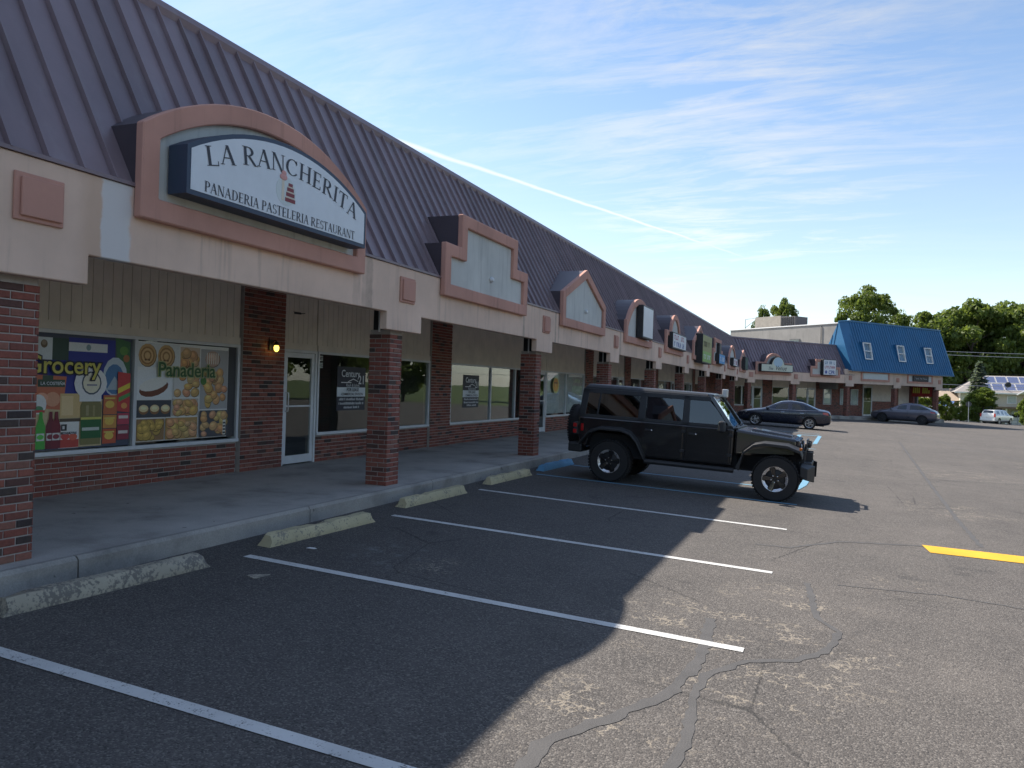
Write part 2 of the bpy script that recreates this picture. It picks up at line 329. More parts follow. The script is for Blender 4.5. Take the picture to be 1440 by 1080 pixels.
# ------------------------------------------------------------------ ground, lot, markings
def H(x, y):
    xx = min(max(x, -12.0), 24.0)
    z = -0.405 - 0.038 * xx
    z -= 0.50 * smooth01(88, 124, y) + 0.85 * smooth01(122, 160, y)
    return z
def asphalt():
    m, nt, b = _mat('asphalt'); q = NB(nt); p = q.pos(); x = q.xyz(p)
    big = q.noise(p, 0.22, 5, 0.6); mid = q.noise(p, 1.7, 6, 0.65)
    base = q.ramp(big, [(0.3, (0.081, 0.074, 0.069)), (0.7, (0.114, 0.103, 0.094))])
    base = q.mix(0.55, base, q.ramp(mid, [(0.3, (0.62, 0.62, 0.62)), (0.72, (1.2, 1.18, 1.15))]), 'MULTIPLY')
    # darker strip beside the shops, fading outwards with a noisy edge
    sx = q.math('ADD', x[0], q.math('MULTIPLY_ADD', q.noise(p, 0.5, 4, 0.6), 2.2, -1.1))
    dark_strip = q.math('SUBTRACT', 1.0, q.step(sx, -4.5, 1.5))
    base = q.mix(q.math('MULTIPLY', dark_strip, 0.30), base, (0.052, 0.053, 0.055))
    # aggregate: single stones
    vo = q.new('ShaderNodeTexVoronoi'); vo.inputs['Scale'].default_value = 92; q.L.new(p, vo.inputs['Vector'])
    sepc = q.new('ShaderNodeSeparateColor'); q.L.new(vo.outputs['Color'], sepc.inputs[0])
    stone = q.step(sepc.outputs[0], 0.55, 1.0)
    base = q.mix(q.math('MULTIPLY', stone, 0.42), base, (0.27, 0.25, 0.225))
    pit = q.step(sepc.outputs[1], 0.72, 0.95)
    base = q.mix(q.math('MULTIPLY', pit, 0.5), base, (0.018, 0.018, 0.019))
    # crazed, pale worn patches
    c = None
    for cx, cy, r0 in ((-0.75, 6.5, 1.25), (0.1, 6.3, 0.95), (-0.35, 5.4, 0.9), (-1.2, 4.4, 0.75), (-0.3, 7.8, 0.8), (0.7, 9.0, 0.6), (2.0, 16, 1.3), (3.2, 24, 2.0), (7, 30, 3), (-3.6, 6.9, 0.4)):
        d = q.new('ShaderNodeVectorMath', operation='DISTANCE'); q.L.new(p, d.inputs[0]); d.inputs[1].default_value = (cx, cy, H(cx, cy))
        k = q.math('SUBTRACT', 1.0, q.step(d.outputs['Value'], r0 * 0.35, r0 * 1.1))
        c = k if c is None else q.math('MAXIMUM', c, k)
    v2 = q.new('ShaderNodeTexVoronoi', feature='DISTANCE_TO_EDGE'); v2.inputs['Scale'].default_value = 15.0
    dv = q.new('ShaderNodeVectorMath', operation='ADD'); nz = q.new('ShaderNodeTexNoise'); nz.inputs['Scale'].default_value = 24; nz.inputs['Detail'].default_value = 4; q.L.new(p, nz.inputs['Vector'])
    sc = q.new('ShaderNodeVectorMath', operation='SCALE'); q.L.new(nz.outputs['Color'], sc.inputs[0]); sc.inputs['Scale'].default_value = 0.05
    q.L.new(p, dv.inputs[0]); q.L.new(sc.outputs[0], dv.inputs[1]); q.L.new(dv.outputs[0], v2.inputs['Vector'])
    edge = q.math('SUBTRACT', 1.0, q.step(v2.outputs['Distance'], 0.02, 0.13))
    patch = q.math('MULTIPLY', edge, q.math('MULTIPLY', c, q.step(q.math('MULTIPLY_ADD', q.noise(p, 16, 3, 0.6), 0.6, q.noise(p, 2.4, 5, 0.65)), 0.83, 0.95)))
    base = q.mix(q.math('MULTIPLY', patch, 0.62), base, (0.34, 0.295, 0.23))
    # hairline cracks over everything
    v3 = q.new('ShaderNodeTexVoronoi', feature='DISTANCE_TO_EDGE'); v3.inputs['Scale'].default_value = 0.42; q.L.new(dv.outputs[0], v3.inputs['Vector'])
    hair = q.math('MULTIPLY', q.math('SUBTRACT', 1.0, q.step(v3.outputs['Distance'], 0.001, 0.005)), q.step(q.noise(p, 0.35, 3, 0.5), 0.45, 0.6))
    base = q.mix(q.math('MULTIPLY', hair, 0.7), base, (0.02, 0.02, 0.02))
    oil = q.step(q.noise(p, 1.05, 4, 0.6, 0.4), 0.62, 0.72); base = q.mix(q.math('MULTIPLY', oil, 0.38), base, (0.03, 0.03, 0.031))
    # chalky drip marks near the wheel stops
    dm = q.new('ShaderNodeVectorMath', operation='DISTANCE'); q.L.new(p, dm.inputs[0]); dm.inputs[1].default_value = (-4.2, 6.9, H(-4.2, 6.9))
    k = q.math('MULTIPLY', q.math('SUBTRACT', 1.0, q.step(dm.outputs['Value'], 0.2, 0.9)), q.step(q.noise(p, 4, 6, 0.7), 0.5, 0.75))
    base = q.mix(q.math('MULTIPLY', k, 0.6), base, (0.22, 0.23, 0.23))
    q.L.new(base, b.inputs['Base Color']); b.inputs['Roughness'].default_value = 0.88; b.inputs['Specular IOR Level'].default_value = 0.35
    hgt = q.math('ADD', q.math('MULTIPLY', vo.outputs['Distance'], -1.0), q.math('MULTIPLY', q.noise(p, 30, 4, 0.6), 0.8))
    q.L.new(q.bump(hgt, 0.7, 0.007), b.inputs['Normal']); return m
M['asphalt'] = asphalt()
def grass_mat():
    m, nt, b = _mat('grass'); q = NB(nt); p = q.pos()
    c = q.ramp(q.noise(p, 0.6, 6, 0.65), [(0.3, (0.045, 0.075, 0.018)), (0.55, (0.085, 0.115, 0.03)), (0.75, (0.13, 0.13, 0.05))])
    q.L.new(c, b.inputs['Base Color']); b.inputs['Roughness'].default_value = 0.95
    q.L.new(q.bump(q.noise(p, 25, 5, 0.7), 1.0, 0.05), b.inputs['Normal']); return m
M['grass'] = grass_mat()
def concrete(name, col, dirt=0.5):
    m, nt, b = _mat(name); q = NB(nt); p = q.pos()
    n = q.noise(p, 1.1, 7, 0.65); c = q.ramp(n, [(0.28, tuple(v * 0.55 for v in col)), (0.5, col), (0.75, tuple(v * 1.22 for v in col))])
    c = q.mix(0.35, c, q.ramp(q.noise(p, 70, 3, 0.6), [(0.3, (0.5, 0.5, 0.5)), (0.7, (1.25, 1.22, 1.18))]), 'MULTIPLY')
    s = q.step(q.noise(p, 0.55, 5, 0.6, 0.8), 0.55, 0.78); c = q.mix(q.math('MULTIPLY', s, dirt), c, (0.085, 0.068, 0.045))
    g = q.step(q.noise(p, 9, 2, 0.5), 0.73, 0.77); c = q.mix(q.math('MULTIPLY', g, 0.7), c, (0.03, 0.03, 0.03))
    q.L.new(c, b.inputs['Base Color']); b.inputs['Roughness'].default_value = 0.9
    q.L.new(q.bump(q.noise(p, 110, 4, 0.65), 0.5, 0.004), b.inputs['Normal']); return m
M['concrete'] = concrete('concrete_walk', (0.43, 0.41, 0.38))
M['kerb'] = concrete('concrete_kerb', (0.33, 0.315, 0.29), 0.7)
def worn(name, col, under, amount=0.5, scale=14):
    m, nt, b = _mat(name); q = NB(nt); p = q.pos()
    f = q.math('MULTIPLY_ADD', q.noise(p, scale * 6, 3, 0.6), 0.5, q.math('MULTIPLY', q.noise(p, scale, 6, 0.7), 0.6))
    f = q.step(f, 0.60 + 0.16 * (1 - amount), 0.68 + 0.16 * (1 - amount))
    c = q.mix(q.math('MULTIPLY', f, 0.9), q.ramp(q.noise(p, 2.5, 5, 0.6), [(0.3, tuple(v * 0.8 for v in col)), (0.7, col)]), under)
    q.L.new(c, b.inputs['Base Color']); b.inputs['Roughness'].default_value = 0.8
    q.L.new(q.bump(q.noise(p, 90, 4, 0.6), 0.5, 0.004), b.inputs['Normal']); return m
M['paint_white'] = worn('line_white', (0.60, 0.60, 0.58), (0.08, 0.078, 0.075), 0.95)
M['paint_blue'] = worn('line_blue', (0.15, 0.33, 0.46), (0.07, 0.07, 0.07), 0.75)
M['paint_yellow'] = worn('line_yellow', (0.72, 0.40, 0.02), (0.12, 0.10, 0.06), 0.75)
M['stop_yellow'] = worn('stop_yellow', (0.52, 0.46, 0.29), (0.20, 0.185, 0.15), 1.15, 7)
M['stop_yellow2'] = worn('stop_yellow_faded', (0.40, 0.365, 0.285), (0.15, 0.14, 0.125), 1.5, 6)
M['stop_blue'] = worn('stop_blue', (0.12, 0.32, 0.52), (0.2, 0.2, 0.19), 0.6, 9)
M['tar'] = plain('crack_seal', (0.076, 0.073, 0.071), 0.8, 0, 0.3, 5, 0.8, 90, fine=.5)

def inpoly(x, y, P):
    c = False; n = len(P)
    for i in range(n):
        (x1, y1), (x2, y2) = P[i], P[i - 1]
        if (y1 > y) != (y2 > y) and x < (x2 - x1) * (y - y1) / (y2 - y1) + x1: c = not c
    return c
LOT = [(-8, -40), (46, -40), (46, 96), (25, 101), (24.5, 128), (9, 128), (-8, 100)]
mb = MB(); idx = {}; st = 1.5
def gv(i, j):
    if (i, j) not in idx:
        x, y = -8 + i * st, -40 + j * st; idx[(i, j)] = len(mb.v); mb.v.append((x, y, H(x, y)))
    return idx[(i, j)]
for i in range(36):
    for j in range(112):
        if inpoly(-8 + (i + .5) * st, -40 + (j + .5) * st, LOT):
            mb.f.append([gv(i, j), gv(i + 1, j), gv(i + 1, j + 1), gv(i, j + 1)]); mb.m.append(0)
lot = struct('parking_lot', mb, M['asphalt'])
mb = MB(); xs = sorted(set([-900, -600, -400, -250, -150, -100] + list(range(-70, 110, 6)) + [130, 180, 260, 400, 600, 900])); ys = sorted(set([-600, -400, -250, -150, -100] + list(range(-70, 230, 6)) + [260, 320, 420, 600, 900, 1400]))
for y in ys:
    for x in xs: mb.v.append((x, y, H(x, y) - 0.07))
nx = len(xs)
for j in range(len(ys) - 1):
    for i in range(nx - 1): mb.f.append([j * nx + i, j * nx + i + 1, (j + 1) * nx + i + 1, (j + 1) * nx + i]); mb.m.append(0)
struct('ground', mb, M['grass'])

def strip_on_lot(pts, w, lift, seg=0.6, jit=0.0):
    """ribbon of width w laid on the lot along a polyline"""
    P = []
    for (a, b) in zip(pts[:-1], pts[1:]):
        n = max(1, int(math.hypot(b[0] - a[0], b[1] - a[1]) / seg))
        for k in range(n): P.append((a[0] + (b[0] - a[0]) * k / n, a[1] + (b[1] - a[1]) * k / n))
    P.append(pts[-1]); mb = MB(); rng = random.Random(int(abs(pts[0][0] * 991 + pts[0][1] * 77)))
    off = [rng.uniform(-jit, jit) for _ in P]; ww = [w * (1 + (rng.uniform(-.35, .35) if jit else 0)) for _ in P]
    L_ = []
    for i, p in enumerate(P):
        a, b = P[max(i - 1, 0)], P[min(i + 1, len(P) - 1)]; dx, dy = b[0] - a[0], b[1] - a[1]; l = math.hypot(dx, dy) or 1
        n_ = (-dy / l, dx / l); o = off[i]
        for s_ in (-1, 1):
            x, y = p[0] + n_[0] * (o + s_ * ww[i] / 2), p[1] + n_[1] * (o + s_ * ww[i] / 2); mb.v.append((x, y, H(x, y) + lift))
    for i in range(len(P) - 1): mb.f.append([2 * i, 2 * i + 2, 2 * i + 3, 2 * i + 1]); mb.m.append(0)
    return mb
for y0, x0, x1, mt in ((3.32, -5.2, -0.60, 'paint_white'), (6.08, -5.20, -0.55, 'paint_white'), (8.83, -5.21, -0.53, 'paint_white'), (11.72, -5.30, -0.53, 'paint_white'), (14.42, -5.3, -0.50, 'paint_blue'), (16.58, -5.3, -0.6, 'paint_blue'),
                       (20.3, -5.3, -0.5, 'paint_white'), (23.8, -5.3, -0.38, 'paint_white'), (26.6, -5.3, -0.45, 'paint_white'), (29.4, -5.3, -0.45, 'paint_blue'), (40.4, -5.3, -0.45, 'paint_blue'), (43.2 + 3.0, -5.3, -0.45, 'paint_white'), (49, -5.3, -0.45, 'paint_white'), (51.8, -5.3, -0.45, 'paint_white')):
    part('parking_line', strip_on_lot([(x0, y0 + 0.02), (x1, y0 - 0.02)], 0.105, 0.005), M[mt], lot)
# blue cross bars of the access aisle and the blue wheelchair square
part('parking_line', strip_on_lot([(-0.62, 16.66), (-0.5, 17.6), (-0.42, 20.0)], 0.14, 0.009), M['paint_blue'], lot)
for a, b in (((-1.35, 32.4), (-0.60, 32.0)), ((-1.35, 38.4), (-0.45, 38.9)), ((-1.30, 32.6), (-1.30, 38.2)), ((-0.55, 32.4), (-0.45, 38.7)), ((-2.3, 34.0), (-2.0, 37.4))):
    part('accessible_marking', strip_on_lot([a, b], 0.22 if abs(a[0] - b[0]) > 0.5 else 0.16, 0.006), M['paint_blue'], lot)
part('yellow_line', strip_on_lot([(1.20, 11.60), (9.5, 12.4)], 0.52, 0.006), M['paint_yellow'], lot)
for pts, w in (([(-0.88, 6.73), (-0.81, 5.72), (-0.89, 4.95), (-1.12, 4.41), (-1.35, 3.97), (-1.36, 3.4), (-1.7, 2.6)], 0.085), ([(-0.18, 8.58), (-0.06, 7.29), (0.11, 6.97), (0.03, 6.44), (-0.18, 6.04), (-0.51, 5.84), (-0.74, 5.39), (-0.73, 4.87), (-0.68, 4.36), (-0.71, 3.99), (-0.6, 3.0)], 0.06),
               ([(-0.85, 10.3), (-0.43, 10.39), (0.15, 11.28), (1.2, 11.81)], 0.05), ([(2.89, 39.35), (2.26, 22.69), (1.99, 14.98), (1.94, 12.3)], 0.07), ([(4.2, 60), (4.6, 47), (5.3, 38), (8, 30)], 0.09), ([(2.3, 22), (5, 23.2), (9, 22.6)], 0.06), ([(0.1, 8.7), (1.1, 8.95), (2.4, 8.8), (4, 9.1)], 0.03)):
    part('crack_seal', strip_on_lot(pts, w, 0.003, 0.07, 0.014), M['tar'], lot)

# ------------------------------------------------------------------ facade frames
PHI = R(36.7)
D_ = Vector((math.sin(PHI), math.cos(PHI), 0)); N_ = Vector((math.cos(PHI), -math.sin(PHI), 0)); O_ = Vector((-5.82, 60.8, 0))
class Frame:
    def __init__(s, org, d, n, rz): s.o = org; s.d = d; s.n = n; s.rz = rz
    def __call__(s, o, a, z):
        p = s.o + s.d * a + s.n * o; return (p.x, p.y, p.z + z)
FM = Frame(Vector((-5.82, 0, 0)), Vector((0, 1, 0)), Vector((1, 0, 0)), 0.0)
FW = Frame(O_, D_, N_, -PHI)
ZW = lambda d: -0.0165 * d           # wing walkway falls a little
WALLO = -2.94

mall = thing('strip_mall', 'long brick strip mall with peach stucco band and purple metal mansard roof', 'building', (-8.76, 26.0, 0))
blue = thing('shop_building', 'two storey end building with blue metal mansard roof and grey side wall', 'building', tuple(FW(WALLO, 18.5, 0)))

# walkway with kerb
mb = MB()
pl = [(-5.78, -14), (-5.78, 60.75)] + [FW(0.05, d, 0)[:2] for d in (0.0, 6, 12, 18, 25.6)] + [FW(-3.2, 25.6, 0)[:2], FW(-3.2, 0, 0)[:2], (-9.2, 60.8), (-9.2, -14)]
zs = [0, 0] + [ZW(d) for d in (0, 6, 12, 18, 25.6)] + [ZW(25.6), 0, 0, 0]
n = len(pl)
mb.add([(x, y, z) for (x, y), z in zip(pl, zs)], [tuple(range(n))])
walk = struct('walkway', mb, M['concrete'])
mb = MB()
for i in range(6):
    (x0, y0), (x1, y1) = pl[i], pl[i + 1]; z0, z1 = zs[i], zs[i + 1]
    segs = max(1, int(math.hypot(x1 - x0, y1 - y0) / 3.05))
    for k in range(segs):
        a, b = k / segs, (k + 0.995) / segs
        A = (x0 + (x1 - x0) * a, y0 + (y1 - y0) * a); B = (x0 + (x1 - x0) * b, y0 + (y1 - y0) * b)
        nx_, ny_ = (y1 - y0), -(x1 - x0); l = math.hypot(nx_, ny_); nx_ /= l; ny_ /= l
        za, zb = z0 + (z1 - z0) * a, z0 + (z1 - z0) * b
        v = []
        for (P, zt) in ((A, za), (B, zb)):
            v += [(P[0] - nx_ * 0.02, P[1] - ny_ * 0.02, -1.2), (P[0] + nx_ * 0.075, P[1] + ny_ * 0.075, -1.2), (P[0] + nx_ * 0.06, P[1] + ny_ * 0.06, zt - 0.03), (P[0] + nx_ * 0.03, P[1] + ny_ * 0.03, zt + 0.003), (P[0] - nx_ * 0.02, P[1] - ny_ * 0.02, zt + 0.003)]
        mb.add(v, [(0, 1, 2, 3, 4), (9, 8, 7, 6, 5), (1, 6, 7, 2), (2, 7, 8, 3), (3, 8, 9, 4), (0, 5, 6, 1)])
part('kerb', mb, M['kerb'], walk)

# --- brick tools
BL, BH, BD = 0.205, 0.067, 0.03       # pitch along, course height, depth proud of the core
def brick_positions(a0, a1, z0, z1):
    out = []; k = 0; z = z0
    while z + BH <= z1 + 0.012:
        a = a0 - (BL / 2 if k % 2 else 0)
        while a < a1 - 0.02:
            s_, e = max(a, a0), min(a + BL, a1)
            if e - s_ > 0.03: out.append((s_, e, z))
            a += BL
        z += BH; k += 1
    return out
_bm = {}
def brick_mesh(l):
    """brick slip: local y along the wall, x outwards, z up; slightly rounded front"""
    k = round(l, 3)
    if k not in _bm:
        b = MB(); e = 0.006; j = 0.0055
        y0, y1, z0, z1 = j, l - j, j, BH - j
        b.add([(-0.02, y0, z0), (-0.02, y1, z0), (-0.02, y1, z1), (-0.02, y0, z1), (0.006, y0, z0), (0.006, y1, z0), (0.006, y1, z1), (0.006, y0, z1),
               (0.011, y0 + e, z0 + e), (0.011, y1 - e, z0 + e), (0.011, y1 - e, z1 - e), (0.011, y0 + e, z1 - e)],
              [(0, 1, 5, 4), (1, 2, 6, 5), (2, 3, 7, 6), (3, 0, 4, 7), (4, 5, 9, 8), (5, 6, 10, 9), (6, 7, 11, 10), (7, 4, 8, 11), (8, 9, 10, 11)])
        _bm[k] = b.mesh('brick', M['brick'])
    return _bm[k]
def brick_multi(list_, mb):
    """joined bricks, same shape, for a face whose frame maps (out, along, up)"""
    e = 0.006; j = 0.0055
    for s_, en, z in list_:
        y0, y1, z0, z1 = s_ + j, en - j, z + j, z + BH - j
        mb.add([(-0.02, y0, z0), (-0.02, y1, z0), (-0.02, y1, z1), (-0.02, y0, z1), (0.011, y0, z0), (0.011, y1, z0), (0.011, y1, z1), (0.011, y0, z1)],
               [(0, 1, 5, 4), (1, 2, 6, 5), (2, 3, 7, 6), (3, 0, 4, 7), (4, 5, 6, 7)])
def rel(parent, p):
    o = Vector((0, 0, 0)); q_ = parent
    while q_ is not None: o += q_.location; q_ = q_.parent
    return Vector(p) - o
def bricks_single(parent, F, a0, a1, z0, z1, o):
    rnd = random.Random(3)
    for s_, e, z in brick_positions(a0, a1, z0, z1):
        b = place('brick', brick_mesh(e - s_), parent, rel(parent, F(o + rnd.uniform(-.002, .002), s_, z)), F.rz)

# --- columns
CW = 0.345
def column(root, F, a, single=(), zb=0.0, first=False):
    """brick column: faces out (lot), near (-a), far (+a)"""
    o1, o0 = -0.13, -0.13 - 0.36
    core = MB().box(o0 + .012, o1 - .012, a - CW / 2 + .012, a + CW / 2 - .012, zb, 2.27).map(F)
    c = part('column', core, M['mortar'], root)
    if single:
        bricks_single(c, F, a - CW / 2, a + CW / 2, zb, 2.26, o1 - 0.012)
        # near face: frame whose outward is -a and along is +o
        if 'near' in single:
            Fn = Frame(Vector(F(0, 0, 0)) + F.d * (a - CW / 2), F.n * 1.0, F.d * -1.0, F.rz - math.pi / 2)
            bricks_single(c, Fn, o0, o1 - .0, zb, 2.26, -0.012)
    m2 = MB(); faces = []
    if not single: 
        t = MB(); brick_multi(brick_positions(a - CW / 2, a + CW / 2, zb, 2.26), t); t.map(lambda o, y, z: F(o + o1 - 0.012, y, z)); m2.add(t.v, t.f)
    if 'near' not in single:
        t = MB(); brick_multi(brick_positions(o0, o1, zb, 2.26), t); t.map(lambda o, y, z: F(y, a - CW / 2 + 0.012 - o, z)); m2.add(t.v, t.f)
    t = MB(); brick_multi(brick_positions(o0, o1, zb, 2.26), t); t.map(lambda o, y, z: F(y, a + CW / 2 - 0.012 + o, z)); m2.add(t.v, t.f)
    part('brickwork', m2, M['bricks'], c, kind='stuff')
    part('void_block', MB().box(o0 + .05, o1 - .03, a - CW / 2 + .03, a + CW / 2 - .03, 2.27, 3.05).map(F), M['dark'], c)  # near-black block above the brick: shade of the void put into its colour
    part('conduit', MB().tube([F(o0 + .2, a - CW / 2 - .05, 2.24), F(o0 + .2, a - CW / 2 - .05, 3.05)], 0.016, 8), M['white'], c, 40)
    return c
COLS = [-7.4, -1.6, 4.27, 10.06, 16.12, 22.1, 28.35, 34.3, 40.6, 47.0, 53.6]
WCOLS = [0.35, 5.35, 12.05, 18.55, 24.85]
for a in COLS:
    column(mall, FM, a, single=('out',) if abs(a - 4.27) < .1 else (('out', 'near') if abs(a - 10.06) < .1 else ()))
for d in WCOLS[:2]: column(mall, FW, d, zb=ZW(d) - .1)
for d in WCOLS[2:]: column(blue, FW, d, zb=ZW(d) - .1)

# --- fascia band with drops over the columns
def fascia(root, F, a0, a1, cols, z0=2.51, z1=3.19, dz=2.26, hw=0.5, mat='stucco'):
    P = [(a0, z0)]
    for c in cols:
        P += [(max(a0 - .001, c - hw), z0), (max(a0 - .001, c - hw), dz), (min(a1, c + hw), dz), (min(a1, c + hw), z0)]
    P += [(a1, z0), (a1, z1), (a0, z1)]
    Q = []
    for p in P:
        if not Q or (abs(p[0] - Q[-1][0]) > 1e-4 or abs(p[1] - Q[-1][1]) > 1e-4): Q.append(p)
    return bevel(part('fascia', MB().prism(Q, -0.12, 0.0, 'x').map(F), M[mat], root), 0.008, 1)
fascia(mall, FM, -14, 61.3, COLS[0:])
fascia(mall, FW, 0.0, 11.3, [0.30, 5.30])
fascia(blue, FW, 11.32, 25.35, WCOLS[2:], z1=3.68, mat='stucco2')
def accent(root, F, a, z0=2.68):
    f = part('accent_panel', MB().prism([(a - .21, z0), (a + .21, z0), (a + .21, z0 + .37), (a - .21, z0 + .37)], 0.001, 0.025, 'x').map(F), M['salmon'], root)
    bevel(f, 0.006, 1)
    bevel(part('raised_square', MB().box(0.025, 0.05, a - .165, a + .185, z0 + .035, z0 + .335).map(F), M['salmon'], f), 0.006, 1)
for c in COLS[1:]: accent(mall, FM, c + 0.03)
for c in (0.35, 5.35): accent(mall, FW, c)
for c in WCOLS[2:]: accent(blue, FW, c, 2.78)
# soffit ceilings under the canopy
part('soffit', MB().box(WALLO - .2, -0.125, -14, 61.5, 3.02, 3.06).map(FM), M['soffit'], mall)
part('soffit', MB().box(WALLO - .2, -0.125, 0.4, 11.3, 3.065, 3.10).map(FW), M['soffit'], mall)
part('soffit', MB().box(WALLO - .2, -0.125, 11.3, 25.3, 3.105, 3.14).map(FW), M['soffit'], blue)

# --- mansard roofs: single standing seam panels
def mansard(root, F, a0, a1, z0, z1, o0, o1, pitch, mat, cap=True, namep='roof_panel'):
    L_ = math.hypot(o1 - o0, z1 - z0); ux, uz = (o1 - o0) / L_, (z1 - z0) / L_; nx, nz = uz, -ux
    def pt(a, t, h): return (o0 + ux * t + nx * h, a, z0 + uz * t + nz * h)
    b = MB()
    b.hexa([pt(0.002, 0, -.03), pt(pitch - .002, 0, -.03), pt(0.002, L_, -.03), pt(pitch - .002, L_, -.03), pt(0.002, 0, 0), pt(pitch - .002, 0, 0), pt(0.002, L_, 0), pt(pitch - .002, L_, 0)])
    b.hexa([pt(0.004, 0, 0.0005), pt(0.032, 0, 0.0005), pt(0.004, L_, 0.0005), pt(0.032, L_, 0.0005), pt(0.010, 0, .042), pt(0.026, 0, .042), pt(0.010, L_, .042), pt(0.026, L_, .042)])
    me = b.mesh(namep, M[mat])
    deck = part('roof', MB().hexa([F(*pt(a0, 0.02, -.07)), F(*pt(a1, 0.02, -.07)), F(*pt(a0, L_ - .02, -.07)), F(*pt(a1, L_ - .02, -.07)), F(*pt(a0, 0.02, -.035)), F(*pt(a1, 0.02, -.035)), F(*pt(a0, L_ - .02, -.035)), F(*pt(a1, L_ - .02, -.035))]), M['purple_dark' if mat == 'purple' else mat], root)
    n = int(round((a1 - a0) / pitch)); rnd = random.Random(5)
    for i in range(n):
        o = place(namep, me, deck, rel(deck, F(0, a0 + i * pitch, 0)) + Vector((0, 0, rnd.uniform(-.003, .003))), F.rz)
    if cap:
        part('roof_cap', MB().prism([(o1 + .05, z1 - .10), (o1 + .075, z1 - .02), (o1 + .05, z1 + .06), (o1 - .45, z1 + .06), (o1 - .45, z1 - .05)], a0, a1, 'y').map(F), M[mat], deck)
        part('drip_edge', MB().box(-0.10, 0.022, a0, a1, z0 - .012, z0 + .02).map(F), M[mat], deck)
    return deck
mansard(mall, FM, -14.0, 61.6, 3.205, 5.68, -0.01, -1.35, 0.3165, 'purple')
mansard(mall, FW, -0.45, 12.6, 3.208, 5.66, -0.01, -1.35, 0.3165, 'purple')
part('flat_roof', MB().box(-18, -1.6, -14, 63, 5.45, 5.55).map(FM), M['roofflat'], mall)
part('flat_roof', MB().box(-14, -1.6, -1, 11.9, 5.40, 5.50).map(FW), M['roofflat'], mall)
part('rear_wall', MB().box(-18, -17.8, -14, 63, -1, 5.46).map(FM), M['grey_wall'], mall)
part('end_wall', MB().box(-17.8, -3.0, -14, -13.8, -1, 5.46).map(FM), M['grey_wall'], mall)
# ------------------------------------------------------------------ gables (dormer fronts)
def arc(c, r, a0, a1, n): return [(c[0] + r * math.cos(R(a0 + (a1 - a0) * i / n)), c[1] + r * math.sin(R(a0 + (a1 - a0) * i / n))) for i in range(n + 1)]
def bow(hw, zs, ztop, n=14):
    """points of a circular arc from (+hw,zs) over (0,ztop) to (-hw,zs)"""
    s_ = ztop - zs; r_ = (hw * hw + s_ * s_) / (2 * s_); zc = ztop - r_; al = math.degrees(math.asin(min(1, hw / r_)))
    if r_ < s_: al = 180 - al
    return arc((0, zc), r_, 90 - al, 90 + al, n)
Z0, ZS, ZT = 2.92, 3.77, 4.33
def shape(kind):
    h = 1.81
    if kind == 'bow': return [(-h, Z0), (h, Z0)] + bow(h, ZS, ZT + .04, 20)
    if kind == 'step': return [(-h, Z0), (h, Z0), (h, ZS), (1.23, ZS), (1.23, ZT), (-1.23, ZT), (-1.23, ZS), (-h, ZS)]
    if kind == 'pent': return [(-h, Z0), (h, Z0), (h, ZS - .05), (0, ZT + .12), (-h, ZS - .05)]
    if kind == 'roundtop': return [(-h, Z0), (h, Z0), (h, 3.60)] + bow(h * .93, 3.60, ZT + .05, 16) + [(-h, 3.60)]
    if kind == 'shoulderarc': return [(-h, Z0), (h, Z0), (h, ZS)] + bow(0.98, ZS, ZT + .13, 14) + [(-h, ZS)]
    if kind == 'tallpent': return [(-h, Z0), (h, Z0), (h, ZS), (0, ZT + .22), (-h, ZS)]
    if kind == 'venue': return [(-1.98, Z0), (1.98, Z0), (1.98, ZS + .08)] + bow(1.02, ZS + .08, 4.55, 14) + [(-1.98, ZS + .08)]
def gable(root, F, a, kind, lamp=False):
    P = shape(kind); Q = offset_poly(P, 0.20)
    n = len(P); A = [(p[0] + a, p[1]) for p in P]; B = [(p[0] + a, p[1]) for p in Q]
    fr = MB(); v = []
    for o in (0.004, 0.10): v += [(o, y, z) for y, z in A] + [(o, y, z) for y, z in B]
    f = []
    for i in range(n):
        j = (i + 1) % n
        f += [(i, j, 2 * n + j, 2 * n + i), (n + i, 3 * n + i, 3 * n + j, n + j), (2 * n + i, 2 * n + j, 3 * n + j, 3 * n + i), (i, n + i, n + j, j)]
    fr.add(v, f).map(F)
    g = part('gable_frame', fr, M['salmon'], root)
    bevel(g, 0.012, 1)
    part('gable_panel', MB().prism(offset_poly(B, -0.01), 0.0, 0.035, 'x').map(F), M['panel'], g)
    part('dormer', MB().prism(offset_poly(A, 0.012), -1.1, 0.003, 'x').map(F), M['purple_dark'], g)
    if lamp:
        k = part('junction_cover', MB().lathe([(0.0, .005), (0.05, .005), (0.05, -.02), (0.03, -.045), (0, -.05)], 14, 'y').map(lambda x, y, z: F(0.05 - y, a + .1 + x, 3.42 + z)), M['alu'], g, 40)
    return g
G = [(7.01, 'bow'), (12.93, 'step'), (18.84, 'pent'), (24.82, 'roundtop'), (30.95, 'shoulderarc'), (37.2, 'tallpent'), (43.4, 'step'), (50.1, 'roundtop'), (56.6, 'pent'), (0.9, 'pent'), (-5.0, 'step')]
for a, k in G: gable(mall, FM, a, k, lamp=a in (12.93, 18.84))
gable(mall, FW, 2.73, 'venue'); gable(mall, FW, 8.80, 'step')
